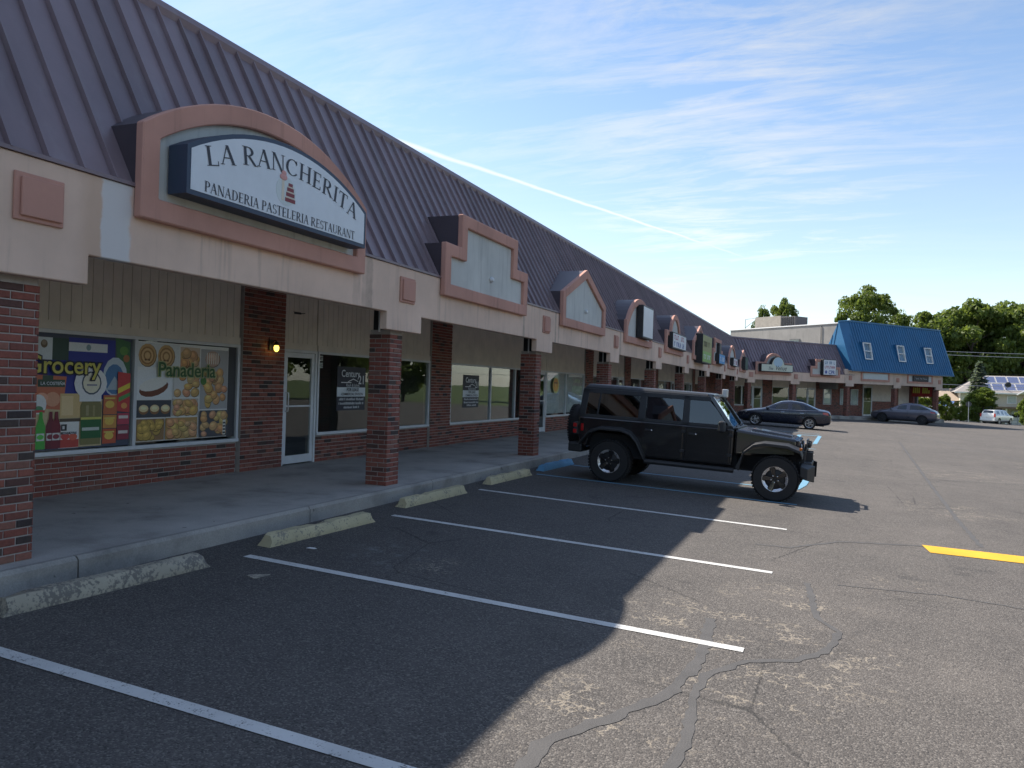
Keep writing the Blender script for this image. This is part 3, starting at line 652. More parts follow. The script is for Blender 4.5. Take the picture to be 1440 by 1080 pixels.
for a0, a1 in ((13.42, 17.3), (19.9, 23.7)):   # flat framed sign fields under the blue roof
    A = [(a0, 2.76), (a1, 2.76), (a1, 3.60), (a0, 3.60)]; B = offset_poly(A, 0.16)
    fr = MB(); v = []
    for o in (0.003, 0.07): v += [(o, y, z) for y, z in A] + [(o, y, z) for y, z in B]
    fr.add(v, [q for i in range(4) for q in ((i, (i + 1) % 4, 8 + (i + 1) % 4, 8 + i), (4 + i, 12 + i, 12 + (i + 1) % 4, 4 + (i + 1) % 4), (8 + i, 8 + (i + 1) % 4, 12 + (i + 1) % 4, 12 + i))]).map(F_ := FW)
    g = part('sign_frame', fr, M['salmon'], blue)
    part('sign_field', MB().prism(offset_poly(B, -.01), 0.002, 0.02, 'x').map(FW), M['panel'], g)

# ------------------------------------------------------------------ shop walls, windows, doors
def window(root, F, a0, a1, mulls, z0=0.545, z1=2.03, o=WALLO, fw=0.05):
    fr = MB().box(o - .05, o + .045, a0, a1, z0 - .05, z0).box(o - .05, o + .03, a0, a1, z1 - .045, z1)
    for a in [a0] + list(mulls) + [a1 - fw]: fr.box(o - .05, o + .03, a, a + fw, z0 + .0005, z1 - .0455)
    w = part('window', fr.map(F), M['alu'], root)
    xs_ = [a0] + list(mulls) + [a1 - fw]
    for l, r_ in zip(xs_[:-1], xs_[1:]):
        part('pane', MB().box(o - .012, o - .004, l + fw - .01, r_ + .01, z0 - .01, z1 - .035).map(F), M['glass'], w)
    return w
def door(root, F, a0, a1, o=WALLO, zb=0.0, z1=2.03):
    fr = MB(); w = 0.075
    fr.box(o - .05, o + .03, a0, a0 + .05, zb, z1).box(o - .05, o + .03, a1 - .05, a1, zb, z1).box(o - .05, o + .03, a0 + .0505, a1 - .0505, z1 - .05, z1)
    d = part('door', fr.map(F), M['alu'], root)
    lf = MB(); A, B = a0 + .055, a1 - .055
    lf.box(o - .03, o + .012, A, A + w, zb + .02, z1 - .055).box(o - .03, o + .012, B - w, B, zb + .02, z1 - .055).box(o - .03, o + .012, A + w + .0005, B - w - .0005, zb + .02, zb + .16).box(o - .03, o + .012, A + w + .0005, B - w - .0005, z1 - .14, z1 - .055)
    lf.box(o - .025, o + .008, A + w + .0005, B - w - .0005, 1.02, 1.05)
    part('door_leaf', lf.map(F), M['alu'], d)
    part('pane', MB().box(o - .012, o - .004, A + w - .01, B - w + .01, zb + .15, z1 - .13).map(F), M['glass'], d)
    h = MB().tube([F(o + .012, A + .045, .95), F(o + .07, A + .045, .95), F(o + .075, A + .045, 1.0), F(o + .075, A + .045, 1.22), F(o + .07, A + .045, 1.27), F(o + .012, A + .045, 1.27)], 0.011, 8)
    part('handle', h, M['metal_light'], d, 40)
    return d
_board = {}
def siding(root, F, a0, a1, z0, z1, single, o=WALLO):
    P = 0.155; n = int(math.ceil((a1 - a0) / P)); p = (a1 - a0) / n
    if single:
        back = part('siding', MB().box(o - .06, o - .008, a0, a1, z0, z1).map(F), M['siding'], root)
        k = (round(p, 4), round(z1 - z0, 3))
        if k not in _board: _board[k] = MB().box(-0.02, 0.004, 0.004, p - .004, 0, z1 - z0).mesh('siding_board', M['siding'])
        for i in range(n): place('siding_board', _board[k], back, rel(back, F(o + random.uniform(-.002, .002), a0 + i * p, z0)), F.rz)
    else:
        mb = MB().box(o - .06, o - .008, a0, a1, z0, z1)
        for i in range(n): mb.box(o - .02, o + .004, a0 + i * p + .004, a0 + (i + 1) * p - .004, z0, z1)
        part('siding', mb.map(F), M['siding'], root)
def over(root, F, a0, a1, single, o=WALLO, z1=3.04):
    part('trim_board', MB().box(o - .06, o + .022, a0, a1, 2.032, 2.14).map(F), M['siding'], root)
    siding(root, F, a0, a1, 2.141, z1, single, o)
def brick_panel(root, F, a0, a1, z0, z1, single=False, o=WALLO, name='brick_wall', sfrom=None):
    w = part(name, MB().box(o - .2, o - .012, a0, a1, z0, z1).map(F), M['mortar'], root)
    s0 = a0
    if single:
        bricks_single(w, F, sfrom or a0, a1, z0, z1, o - .012); s0 = sfrom or a0
        if s0 <= a0: return w
        lst = brick_positions(a0, s0, z0, z1)
    else: lst = brick_positions(a0, a1, z0, z1)
    t = MB(); brick_multi(lst, t); t.map(lambda oo, y, z: F(oo + o - .012, y, z))
    part('brickwork', t, M['bricks'], w, kind='stuff')
    return w
def run(root, F, items, zb=lambda a: 0.0):
    for it in items:
        k, a0, a1 = it[:3]; z = zb(a0) - (.08 if F is FW else 0); sg = F is FM and a0 > 5 and a1 < 17
        if k == 'win':
            brick_panel(root, F, a0, a1, z, 0.485, single=(F is FM and abs(a0 - 5.9) < .01), sfrom=6.45)
            window(root, F, a0, a1, it[3]); over(root, F, a0, a1, sg)
        elif k == 'door': door(root, F, a0, a1, zb=z + (.08 if F is FW else 0) + .01); over(root, F, a0, a1, sg)
        elif k == 'pil': brick_panel(root, F, a0, a1, z, 3.04, o=WALLO + .06, name='pilaster')
MAIN = [('pil', -3.2, -2.2), ('win', -2.15, 3.8, [0.8]), ('door', 3.85, 4.8), ('pil', 4.85, 5.88), ('win', 5.9, 9.95, [7.91]), ('pil', 9.98, 11.01), ('door', 11.02, 11.97), ('win', 12.0, 16.34, [14.15]), ('pil', 16.36, 17.40), ('win', 17.42, 23.42, [19.9, 21.7]),
        ('door', 23.45, 24.46), ('win', 24.49, 28.75, [26.55]), ('pil', 28.79, 29.84), ('win', 29.87, 33.9, [31.9]), ('door', 33.95, 34.9), ('pil', 34.95, 36.05), ('win', 36.1, 40.2, [38.2]), ('door', 40.25, 41.2), ('pil', 41.25, 42.3),
        ('win', 42.35, 46.4, [44.4]), ('door', 46.45, 47.4), ('pil', 47.45, 48.5), ('win', 48.55, 52.6, [50.6]), ('door', 52.65, 53.6), ('pil', 53.65, 54.7), ('win', 54.75, 58.8, [56.8]), ('pil', 58.85, 62.0)]
run(mall, FM, MAIN)
run(mall, FW, [('pil', -1.3, 0.58), ('pil', 0.6, 1.4), ('win', 1.45, 3.83, [2.6]), ('door', 3.86, 4.92), ('pil', 4.96, 6.07), ('win', 6.11, 8.15, []), ('pil', 8.18, 9.0), ('win', 9.02, 10.48, []), ('door', 10.5, 11.52)], ZW)
# blue building ground floor
brick_panel(blue, FW, 11.56, 17.95, -.5, 3.1)
for a0 in (12.5, 14.74, 16.2):
    w = window(blue, FW, a0, a0 + 1.02, [], 0.72, 2.08, WALLO + .06)
    part('blind', MB().box(WALLO + .012, WALLO + .02, a0 + .05, a0 + .97, .75, 2.05).map(FW), M['white'], w)
door(blue, FW, 18.0, 19.35, zb=ZW(18), z1=2.4)
part('trim_board', MB().box(WALLO - .06, WALLO + .02, 18.0, 19.35, 2.401, 3.1).map(FW), M['siding'], blue)
brick_panel(blue, FW, 19.4, 22.6, -.5, 1.05); siding(blue, FW, 19.4, 22.6, 1.06, 3.1, False)
brick_panel(blue, FW, 22.62, 23.3, -.5, 3.1); siding(blue, FW, 23.31, 25.3, -.45, 3.1, False)
# end arch across the walkway (brick, round-headed opening)
hw, zc = 0.93, 1.35; pts = [(-2.94, -0.6), (-2.55, -0.6), (-2.55, zc)] + [(-1.62 - hw * math.cos(t * math.pi / 14), zc + hw * math.sin(t * math.pi / 14)) for t in range(1, 14)] + [(-0.69, zc), (-0.69, -0.6), (-0.5, -0.6), (-0.5, 3.1), (-2.94, 3.1)]
part('end_arch', MB().prism(pts, 24.95, 25.25, 'y').map(FW), plain('brick_dark', (0.16, 0.06, 0.05), 0.9, 0, 0.25, 9, 0.5, 60), blue)
# interior shells so that the glass has dark rooms behind it
mb = MB().box(-9.2, WALLO - .3, -4, 62.5, -.06, -.005).box(-9.3, -9.2, -4, 62.5, 0, 3.0).box(-9.2, WALLO - .25, -4, 62.5, 2.7, 2.76)
for a in (5.86, 10.5, 16.9, 22.4, 29.3, 35.5, 41.8, 48, 54.2): mb.box(-9.2, WALLO - .25, a - .08, a + .08, 0, 2.69)
part('interior', mb.map(FM), M['interior'], mall)
part('interior', MB().box(-7.5, WALLO - .3, 0.5, 25.2, -.6, -.5).box(-7.6, -7.5, 0.5, 25.2, -.5, 3.0).map(FW), M['interior'], mall)
# white blinds in one shop
bl = part('blinds', MB().box(WALLO - .10, WALLO - .09, 24.56, 28.7, .6, 2.0).map(FM), M['white'], mall)
_sl = MB().box(-.012, .012, .004, .082, 0, 1.38).mesh('blind_slat', M['white'])
for i in range(46): place('blind_slat', _sl, bl, rel(bl, FM(WALLO - .07, 24.58 + i * .09, .6)), R(random.uniform(-22, -10)))

# ------------------------------------------------------------------ blue building shell
def hexF(F, pts): return MB().hexa([F(*p) for p in pts])
EAVE = 3.60; TOPZ = 7.8
bd = mansard(blue, FW, 13.2, 26.6, EAVE, TOPZ, 0.34, -1.15, 0.335, 'blue_roof', cap=False)
# left part of the front slope narrows along the hip; built as panels cut by the hip line
hipx = lambda t: 11.75 + 1.5 * t
mb = MB()
def rp(a, t, h=0.0): return (0.34 + (-1.49) * t + .94 * h, a, EAVE + (TOPZ - EAVE) * t + .33 * h)
mb.quad(rp(11.75, 0), rp(13.2, 0), rp(13.25, 1), rp(13.25, 1)); mb.f[-1] = mb.f[-1][:3]
part('roof_corner', mb.map(FW), M['blue_roof'], bd)
for a in (12.15, 12.5, 12.85):
    t1 = (a - 11.75) / 1.5
    part('seam', MB().tube([rp(a, 0, .012), rp(a, t1, .012)], .016, 5).map(FW), M['blue_roof'], bd)
# end slope (turns back to the grey side wall)
Bc, Tc, Wc, Lc = Vector((0.34, 11.75, EAVE)), Vector((-1.15, 13.25, TOPZ)), Vector((-1.18, 11.94, 7.66)), Vector((-3.2, 11.92, EAVE))
part('roof_end', MB().add([Bc, Tc, Wc, Lc], [(0, 1, 2), (0, 2, 3)]).map(FW), M['blue_roof'], bd)
for i in range(1, 11):
    t = i / 11.0; pb = Bc.lerp(Lc, t); pt_ = Tc.lerp(Wc, min(1, t * 1.6)) if t < .62 else Wc.lerp(Lc, (t - .62) / .38 * .98)
    part('seam', MB().tube([(pb.x, pb.y - .02, pb.z), (pt_.x, pt_.y - .02, pt_.z)], .022, 5).map(FW), M['blue_roof'], bd)
part('roof_cap', MB().box(-1.35, -1.08, 13.15, 26.6, TOPZ - .06, TOPZ + .07).map(FW).tube([FW(*Tc), FW(*Wc)], .07, 6), M['blue_roof'], bd)
part('soffit', MB().box(-.3, .33, 11.8, 26.6, EAVE - .07, EAVE - .02).map(FW), M['white'], blue)
part('eave_trim', MB().box(.30, .365, 11.75, 26.6, EAVE - .08, EAVE + .03).map(FW), M['blue_roof'], blue)
for a in (14.4, 19.1, 23.2):      # sloped dormer windows
    o = 0.06; fr = MB().box(-.1, o, a - .52, a - .44, 4.58, 6.0).box(-.1, o, a + .44, a + .52, 4.58, 6.0).box(-.1, o, a - .4395, a + .4395, 4.58, 4.66).box(-.1, o, a - .4395, a + .4395, 5.92, 6.0).box(-.1, o - .02, a - .4395, a + .4395, 5.26, 5.32)
    sh = lambda oo, aa, z: (oo - (z - 4.58) * .20 + .02, aa, z)
    w = part('roof_window', fr.map(sh).map(FW), M['white'], blue)
    part('pane', MB().box(-.05, 0.02, a - .45, a + .45, 4.64, 5.94).map(sh).map(FW), M['glass'], w)
    for s_ in (-1, 1): part('window_cheek', MB().prism([(.07, 4.55), (-.30, 6.04), (-.62, 6.04), (-.10, 4.55)], a + s_ * .54 - .018, a + s_ * .54 + .018, 'y').map(FW), M['blue_roof'], w)
    part('window_hood', MB().hexa([(-.62, a - .56, 6.01), (-.20, a - .56, 6.01), (-.62, a + .56, 6.01), (-.20, a + .56, 6.01), (-.62, a - .56, 6.06), (-.20, a - .56, 6.04), (-.62, a + .56, 6.06), (-.20, a + .56, 6.04)]).map(FW), M['blue_roof'], w)
# grey side wall (perpendicular to the wing) with two windows, parapet, upper storey box
sw = part('side_wall', MB().prism([(-13.2, 2.0), (-1.3, 2.0), (-1.3, 7.52), (-13.2, 7.42)], 12.0, 12.3, 'y').map(FW), M['grey_wall'], blue)
part('coping', MB().prism([(-13.3, 7.42), (-1.25, 7.52), (-1.25, 7.60), (-13.3, 7.50)], 11.93, 12.4, 'y').map(FW), M['white'], blue)
for o in (-5.6, -9.4):
    w = part('window', MB().box(o - .55, o + .55, 11.93, 11.98, 5.4, 6.35).map(FW), plain('window_frame_dark', (.1, .1, .1)), blue)
    part('pane', MB().box(o - .47, o + .47, 11.91, 11.925, 5.45, 6.28).map(FW), M['glass'], w)
part('flat_roof', MB().box(-13, -1.3, 12.3, 26.5, 7.2, 7.3).map(FW), M['roofflat'], blue)
part('right_wall', MB().box(-13, -2.9, 26.2, 26.4, -2, 7.25).map(FW), M['grey_wall'], blue)
part('rear_wall', MB().box(-13.2, -13.0, 12.3, 26.2, -2, 7.25).map(FW), M['grey_wall'], blue)
part('downpipe', MB().tube([FW(-2.9, 11.93, 5.6), FW(-2.9, 11.93, 7.4)], .04, 8), M['grey_wall'], blue)
# rooftop unit and vent pipe
ac = thing('rooftop_air_conditioner', 'weathered grey air handling unit on the flat roof behind the grey wall', 'air conditioner', tuple(FW(-9.3, 13.3, 7.3)))
loc = ac.location
ax = lambda o, a, z: FW(o, a, z)
part('cabinet', MB().box(-11.0, -8.0, 12.9, 14.6, 7.42, 8.62).map(ax), plain('ac_tan', (.30, .27, .23), .7), ac)
part('condenser', MB().box(-7.95, -6.4, 12.9, 14.6, 7.42, 8.5).map(ax), plain('ac_dark', (.12, .11, .11), .7), ac)
for i in range(7): part('louvre', MB().box(-7.9 + i * .21, -7.8 + i * .21, 12.86, 12.895, 7.5, 8.45).map(ax), M['metal_dark'], ac)
part('skid', MB().box(-11.0, -6.4, 12.95, 14.5, 7.3, 7.415).map(ax), M['metal_dark'], ac)
part('guard_rail', MB().tube([ax(-12.2, 12.9, 7.3), ax(-12.2, 12.9, 8.5), ax(-11.05, 12.9, 8.58)], .03, 6).tube([ax(-12.2, 12.9, 7.7), ax(-11.1, 12.9, 8.3)], .025, 6), M['metal_dark'], ac)

# ------------------------------------------------------------------ lettering
def txt(body, size, place_fn, mat, parent, name='lettering', shear=0.0, align='CENTER', bold=0.0):
    cu = bpy.data.curves.new('t', 'FONT'); cu.body = body; cu.size = size; cu.align_x = align; cu.shear = shear; cu.offset = bold; cu.resolution_u = 4
    ob = bpy.data.objects.new('t', cu); COL.objects.link(ob)
    dg = bpy.context.evaluated_depsgraph_get(); me = bpy.data.meshes.new_from_object(ob.evaluated_get(dg))
    mb = MB(); mb.v = [place_fn(v.co.x, v.co.y) for v in me.vertices]; mb.f = [list(p.vertices) for p in me.polygons]; mb.m = [0] * len(mb.f)
    bpy.data.objects.remove(ob); bpy.data.curves.remove(cu); bpy.data.meshes.remove(me)
    return part(name, mb, mat, parent)
def on(F, o, a, z): return lambda x, y: F(o, a + x, z + y)
# serif capitals drawn with strokes (cap height 1); returns polygons, advance
def serif(ch):
    T, t, s_, P = 0.15, 0.055, 0.035, []
    def bar(x0, y0, x1, y1): P.append([(x0, y0), (x1, y0), (x1, y1), (x0, y1)])
    def stem(x, w=T, top=True, bot=True):
        bar(x - w / 2, 0, x + w / 2, 1)
        if bot: bar(x - w / 2 - .09, 0, x + w / 2 + .09, s_)
        if top: bar(x - w / 2 - .09, 1 - s_, x + w / 2 + .09, 1)
    def diag(x0, y0, x1, y1, w): P.append([(x0 - w / 2, y0), (x0 + w / 2, y0), (x1 + w / 2, y1), (x1 - w / 2, y1)])
    def curve(cx, cy, rx, ry, a0, a1, w, n=12):
        for i in range(n):
            q = []
            for k, side in ((i, 0), (i + 1, 0), (i + 1, 1), (i, 1)):
                an = R(a0 + (a1 - a0) * k / n); th = t + (w - t) * abs(math.cos(an)); rr = (-th / 2 if side else th / 2)
                q.append((cx + (rx + rr) * math.cos(an), cy + (ry + rr * .7) * math.sin(an)))
            P.append(q)
    if ch == ' ': return [], .32
    if ch == 'L': stem(.2); bar(.2, 0, .66, t); bar(.62, 0, .66, .24); return P, .74
    if ch == 'A': diag(.08, 0, .40, 1, t); diag(.70, 0, .40, 1, T); bar(.2, .32, .58, .32 + t); bar(-.02, 0, .2, s_); bar(.56, 0, .84, s_); return P, .84
    if ch == 'R': stem(.2); curve(.34, .74, .26, .23, -90, 90, T); bar(.2, 1 - t, .36, 1); bar(.2, .48, .36, .48 + t); diag(.76, 0, .40, .5, T); bar(.7, 0, .9, s_); return P, .86
    if ch == 'P': stem(.2); curve(.34, .72, .27, .25, -90, 90, T); bar(.2, 1 - t, .36, 1); bar(.2, .44, .36, .44 + t); return P, .72
    if ch == 'N': stem(.14, t); stem(.74, t, True, False); diag(.70, 0, .16, 1, T); return P, .90
    if ch == 'C': curve(.46, .5, .36, .46, 40, 320, T, 18); bar(.70, .70, .74, .97); return P, .86
    if ch == 'H': stem(.2); stem(.74); bar(.2, .48, .74, .48 + t); return P, .94
    if ch == 'E': stem(.2); bar(.2, 0, .64, t); bar(.2, 1 - t, .62, 1); bar(.2, .48, .54, .48 + t); bar(.60, 0, .64, .22); bar(.58, .8, .62, 1); bar(.51, .4, .54, .62); return P, .72
    if ch == 'I': stem(.2); return P, .40
    if ch == 'T': stem(.38, T, False); bar(.04, 1 - t, .72, 1); bar(.04, .78, .08, 1); bar(.68, .78, .72, 1); return P, .76
    if ch == 'D': stem(.2); curve(.36, .5, .38, .47, -90, 90, T, 14); bar(.2, 1 - t, .38, 1); bar(.2, 0, .38, t); return P, .86
    if ch == 'S': curve(.32, .73, .2, .24, 30, 270, T * .8, 12); curve(.34, .26, .22, .24, 90, -150, T * .8, 12); bar(.5, .76, .53, .98); bar(.09, .02, .12, .25); return P, .64
    if ch == 'U': bar(.12, .28, .12 + T, 1); bar(.03, 1 - s_, .36, 1); bar(.68, .28, .68 + t, 1); bar(.6, 1 - s_, .82, 1); curve(.45, .30, .255, .28, 180, 360, T * .8, 12); return P, .88
    return P, .6
def serif_text(s_, height, F, o, ac_, zfun, width, rot=None, word=0):
    adv = [serif(c) for c in s_]; tot = sum(a for _, a in adv); k = width / tot; mb = MB(); x = -width / 2; n = 0; wi = 0
    for P, a in adv:
        if not P: wi += 1
        if wi != word: x += a * k; continue
        xc = x + a * k / 2; zb = zfun(xc); al = rot(xc) if rot else 0; ca, sa = math.cos(al), math.sin(al)
        for q in P:
            n += 1
            v = []
            for px_, py_ in q:
                u, w = (px_ - a / 2) * k, py_ * height
                v.append(F(o + (n % 5) * .0004, ac_ + xc + u * ca - w * sa, zb + u * sa + w * ca))
            mb.add(v, [tuple(range(len(v)))])
        x += a * k
    return mb

# ------------------------------------------------------------------ signs (things hung on the mall)
def col_mat(name, c, rough=0.5): return plain(name, c, rough, 0, 0.05, 4)
M['ink'] = col_mat('ink_black', (0.03, 0.032, 0.045)); M['face'] = col_mat('sign_face', (0.66, 0.70, 0.74), .35); M['navy'] = col_mat('sign_navy', (0.035, 0.055, 0.095))
sg = thing('shop_sign', 'white arched box sign reading La Rancherita with dark blue edge', 'sign', FM(0.05, 7.02, 3.2))
hwS, zb_, zs_, zt_ = 1.49, 3.20, 3.65, 4.06
outer = [(7.02 - hwS, zb_), (7.02 + hwS, zb_)] + [(7.02 + p[0], p[1]) for p in bow(hwS, zs_, zt_, 20)]
part('cabinet', MB().prism(outer, 0.06, 0.285, 'x').map(FM), M['navy'], sg)
part('face', MB().prism(offset_poly(outer, 0.045), 0.284, 0.29, 'x').map(FM), M['face'], sg)
zf = lambda x: 3.745 - 0.0 - (x * x) / (2 * 3.0) * 1.0
for w_ in range(2): part('lettering', serif_text('LA RANCHERITA', 0.185, FM, 0.293, 7.02, lambda x: 3.735 - x * x * 0.150, 2.52, lambda x: -x * 0.20, w_), M['ink'], sg)
for w_ in range(3): part('lettering', serif_text('PANADERIA PASTELERIA RESTAURANT', 0.10, FM, 0.293, 7.0, lambda x: 3.265, 2.52, None, w_), M['ink'], sg)
PINK, MAROON, CREAM = col_mat('pink', (.62, .30, .27)), col_mat('maroon', (.22, .03, .04)), col_mat('cream', (.68, .60, .48))
em = part('emblem', MB().prism([(6.93 + .165 * math.cos(i * .2618), 3.545 + .155 * math.sin(i * .2618)) for i in range(24)], .2905, .292, 'x').map(FM), col_mat('emblem_disc', (.60, .66, .66)), sg)
mb = MB()
for z, w in ((3.44, .085), (3.50, .07), (3.555, .055), (3.605, .035)): mb.box(.2925, .295, 7.0 - w, 7.0 + w, z, z + .04)
part('cake', mb.map(FM), MAROON, em)
mb = MB()
for z, w in ((3.482, .08), (3.543, .066), (3.597, .05)): mb.box(.2955, .297, 7.0 - w, 7.0 + w, z, z + .012)
part('icing', mb.map(FM), CREAM, em)
part('swirl', MB().ball((.295, 6.88, 3.69), .004, .062, .035).ball((.295, 6.885, 3.735), .004, .04, .025).map(FM), PINK, em)
part('ribbon', MB().box(.2925, .294, 6.855, 6.895, 3.44, 3.66).map(FM), CREAM, em)
def box_sign(name, label, F, a0, a1, z0, z1, o0=0.06, o1=0.36, face='face', cab='metal_dark'):
    t_ = thing(name, label, 'sign', F(o0, (a0 + a1) / 2, z0))
    t_.rotation_euler = (0, 0, 0)
    bevel(part('cabinet', MB().box(o0, o1, a0, a1, z0, z1).map(F), M[cab], t_), .012, 1)
    part('face', MB().box(o1 - .01, o1 + .004, a0 + .05, a1 - .05, z0 + .05, z1 - .05).map(F), M[face] if isinstance(face, str) else face, t_)
    return t_
WF = col_mat('sign_white', (.70, .71, .74), .35)
t_ = box_sign('shop_sign', 'blank white box sign standing out from a round topped gable', FM, 24.4, 25.9, 3.14, 4.18, .06, .27, WF)
t_ = box_sign('shop_sign', 'white box sign with red and blue lettering on two lines', FM, 29.6, 32.5, 3.10, 3.72, .06, .24, WF)
def marks(t_, F, o, a0, a1, z0, z1, n, mat, seed):
    """illegible lettering: a row of upright strokes of uneven height"""
    rnd = random.Random(seed); mb = MB(); w = (a1 - a0) / n
    for i in range(n):
        if rnd.random() < .12: continue
        x = a0 + i * w; k = rnd.choice((0, 1, 2)); h = z1 - z0
        mb.box(o, o + .003, x + .1 * w, x + .34 * w, z0, z1)
        if k == 0: mb.box(o, o + .003, x + .341 * w, x + .8 * w, z1 - .25 * h, z1)
        if k == 1: mb.box(o, o + .003, x + .341 * w, x + .8 * w, z0, z0 + .22 * h)
        if k == 2: mb.box(o, o + .003, x + .341 * w, x + .62 * w, z0 + .4 * h, z0 + .6 * h); mb.box(o, o + .003, x + .621 * w, x + .84 * w, z0, z1)
    part('lettering', mb.map(F), mat, t_)
INKR, INKB = col_mat('ink_red', (.36, .05, .10)), col_mat('ink_blue', (.06, .10, .34))
marks(t_, FM, .2445, 29.85, 32.0, 3.45, 3.63, 9, INKR, 1); marks(t_, FM, .2445, 29.85, 32.0, 3.19, 3.37, 9, INKB, 2)
t_ = box_sign('shop_sign', 'olive and lime green box sign hung on a pointed gable', FM, 36.0, 38.9, 2.80, 4.12, .06, .38, col_mat('sign_olive', (.30, .29, .10)))
part('lower_face', MB().box(.3845, .389, 36.05, 38.65, 2.86, 3.34).map(FM), col_mat('sign_lime', (.24, .42, .08)), t_)
marks(t_, FM, .3895, 36.3, 38.4, 3.0, 3.2, 8, WF, 4); marks(t_, FM, .3895, 36.3, 38.4, 3.55, 3.8, 8, col_mat('ink_olive', (.16, .14, .05)), 5)
t_ = box_sign('shop_sign', 'small bright blue box sign below an upright dark panel', FM, 42.6, 45.0, 2.98, 3.55, .06, .26, col_mat('sign_blue', (.06, .30, .62)))
marks(t_, FM, .2645, 42.9, 44.7, 3.14, 3.38, 6, WF, 6)
part('upright_panel', MB().box(.06, .2, 43.1, 43.8, 3.56, 4.1).map(FM), M['metal_dark'], t_)
t_ = box_sign('shop_sign', 'small white box sign with maroon marks on a round topped gable', FM, 49.2, 51.3, 3.08, 3.6, .06, .26, WF)
marks(t_, FM, .2645, 49.5, 51.0, 3.2, 3.45, 6, INKR, 7)
t_ = box_sign('shop_sign', 'dark green box sign on the pointed gable beside the inner corner', FM, 55.7, 57.6, 3.06, 3.95, .06, .3, col_mat('sign_green', (.03, .08, .06)))
# the venue sign on the wing
vs = thing('shop_sign', 'cream sign with rounded top reading The Venue', 'sign', FW(.16, 2.73, 3.1))
vp = [(1.0, 3.12), (4.55, 3.12), (4.55, 3.72)] + [(2.85 + p[0], p[1]) for p in bow(.72, 3.72, 4.30, 10)] + [(1.0, 3.72)]
part('cabinet', MB().prism(vp, .15, .36, 'x').map(FW), M['metal_dark'], vs)
part('face', MB().prism(offset_poly(vp, .05), .36, .366, 'x').map(FW), col_mat('sign_cream', (.60, .63, .52)), vs)
part('disc', MB().prism([(2.85 + .5 * math.cos(i * .2618), 3.86 + .36 * math.sin(i * .2618)) for i in range(24)], .3665, .369, 'x').map(FW), col_mat('disc_blue', (.42, .56, .66)), vs)
txt('The', .34, on(FW, .372, 2.0, 3.26), M['ink'], vs, shear=.35); txt('Venue', .50, on(FW, .372, 3.15, 3.26), M['ink'], vs, shear=.35)
es = box_sign('shop_sign', 'white upright sign with blue lettering ending in CPR', FW, 8.15, 9.75, 3.06, 4.34, .06, .34, WF)
marks(es, FW, .3445, 8.32, 9.58, 3.95, 4.20, 7, col_mat('ink_steel', (.10, .22, .36)), 8); marks(es, FW, .3445, 8.32, 9.58, 3.62, 3.82, 8, INKR, 9)
txt('CPR', .42, on(FW, .348, 9.18, 3.17), INKB, es, bold=.01)
part('icon', MB().ball((.3445, 8.5, 3.32), .004, .14, .14).map(FW), INKB, es)
ks = box_sign('shop_sign', 'black sign with pale script in a framed field under the blue roof', FW, 20.65, 22.95, 2.93, 3.43, .03, .12, 'ink')
mb = MB()
for a0, n_ in ((20.95, 5), (21.65, 3), (22.1, 5)): mb.tube([(.13, a0 + i * .06, 3.17 + .05 * math.sin(i * 2.1) + (.09 if i == 0 else 0)) for i in range(n_ * 2)], .013, 4)
part('script', mb.map(FW), M['face'], ks)
ws = thing('blank_sign_panel', 'blank pale panel in a framed field under the blue roof', 'sign panel', FW(.03, 15.36, 2.95))
part('panel', MB().box(.022, .05, 13.75, 16.97, 2.95, 3.42).map(FW), col_mat('blank_panel', (.55, .60, .60)), ws)
# red banner in the arch
bn = thing('banner', 'red fabric banner with big yellow letters hanging in the brick archway', 'banner', FW(-1.62, 24.9, 1.6))
part('cloth', MB().add([FW(-2.65 + 1.95 * u / 10, 24.9 + .05 * math.sin(u * 1.3), z - .04 * math.sin(u * math.pi / 10)) for z in (1.62, 2.62) for u in range(11)], [(i, i + 1, 12 + i, 11 + i) for i in range(10)]), M['stop_red'], bn)
YG = col_mat('banner_yellow', (.62, .60, .10))
mb = MB(); t_ = None
for i, (h) in enumerate((.52, .5, .54, .5, 0, .52, .5, .5, .3)):
    if h: mb.add([FW(-2.5 + i * .185 + dx, 24.82, 1.92 + dz) for dx, dz in ((0, 0), (.13, 0), (.15, h), (.02, h))], [(0, 1, 2, 3)])
part('lettering', mb, YG, bn)
part('rope', MB().tube([FW(-2.65, 24.9, 2.62), FW(-2.65, 24.9, 3.05)], .012, 5).tube([FW(-.72, 24.9, 2.6), FW(-.72, 24.9, 3.05)], .012, 5), M['white'], bn)

# lantern on the first pilaster
ln = thing('wall_lantern', 'small black wall lantern with lit yellow bulb on dark brick pilaster', 'wall lamp', FM(WALLO + .075, 10.62, 2.0))
part('back_plate', MB().box(WALLO + .072, WALLO + .09, 10.57, 10.67, 1.98, 2.16).map(FM), M['metal_dark'], ln)
part('arm', MB().tube([FM(WALLO + .09, 10.62, 2.10), FM(WALLO + .15, 10.62, 2.15), FM(WALLO + .19, 10.62, 2.13)], .01, 6), M['metal_dark'], ln)
part('cap', MB().lathe([(0, .06), (.025, .05), (.055, .0), (.05, -.005), (0, -.005)], 12, 'z').map(lambda x, y, z: FM(WALLO + .19 + x, 10.62 + y, 2.07 + z)), M['metal_dark'], ln, 40)
em_m = bpy.data.materials.new('lamp_glow'); em_m.use_nodes = True; _b = em_m.node_tree.nodes['Principled BSDF']; _b.inputs['Base Color'].default_value = (.8, .6, .1, 1); _b.inputs['Emission Color'].default_value = (1, .68, .12, 1); _b.inputs['Emission Strength'].default_value = 1.3
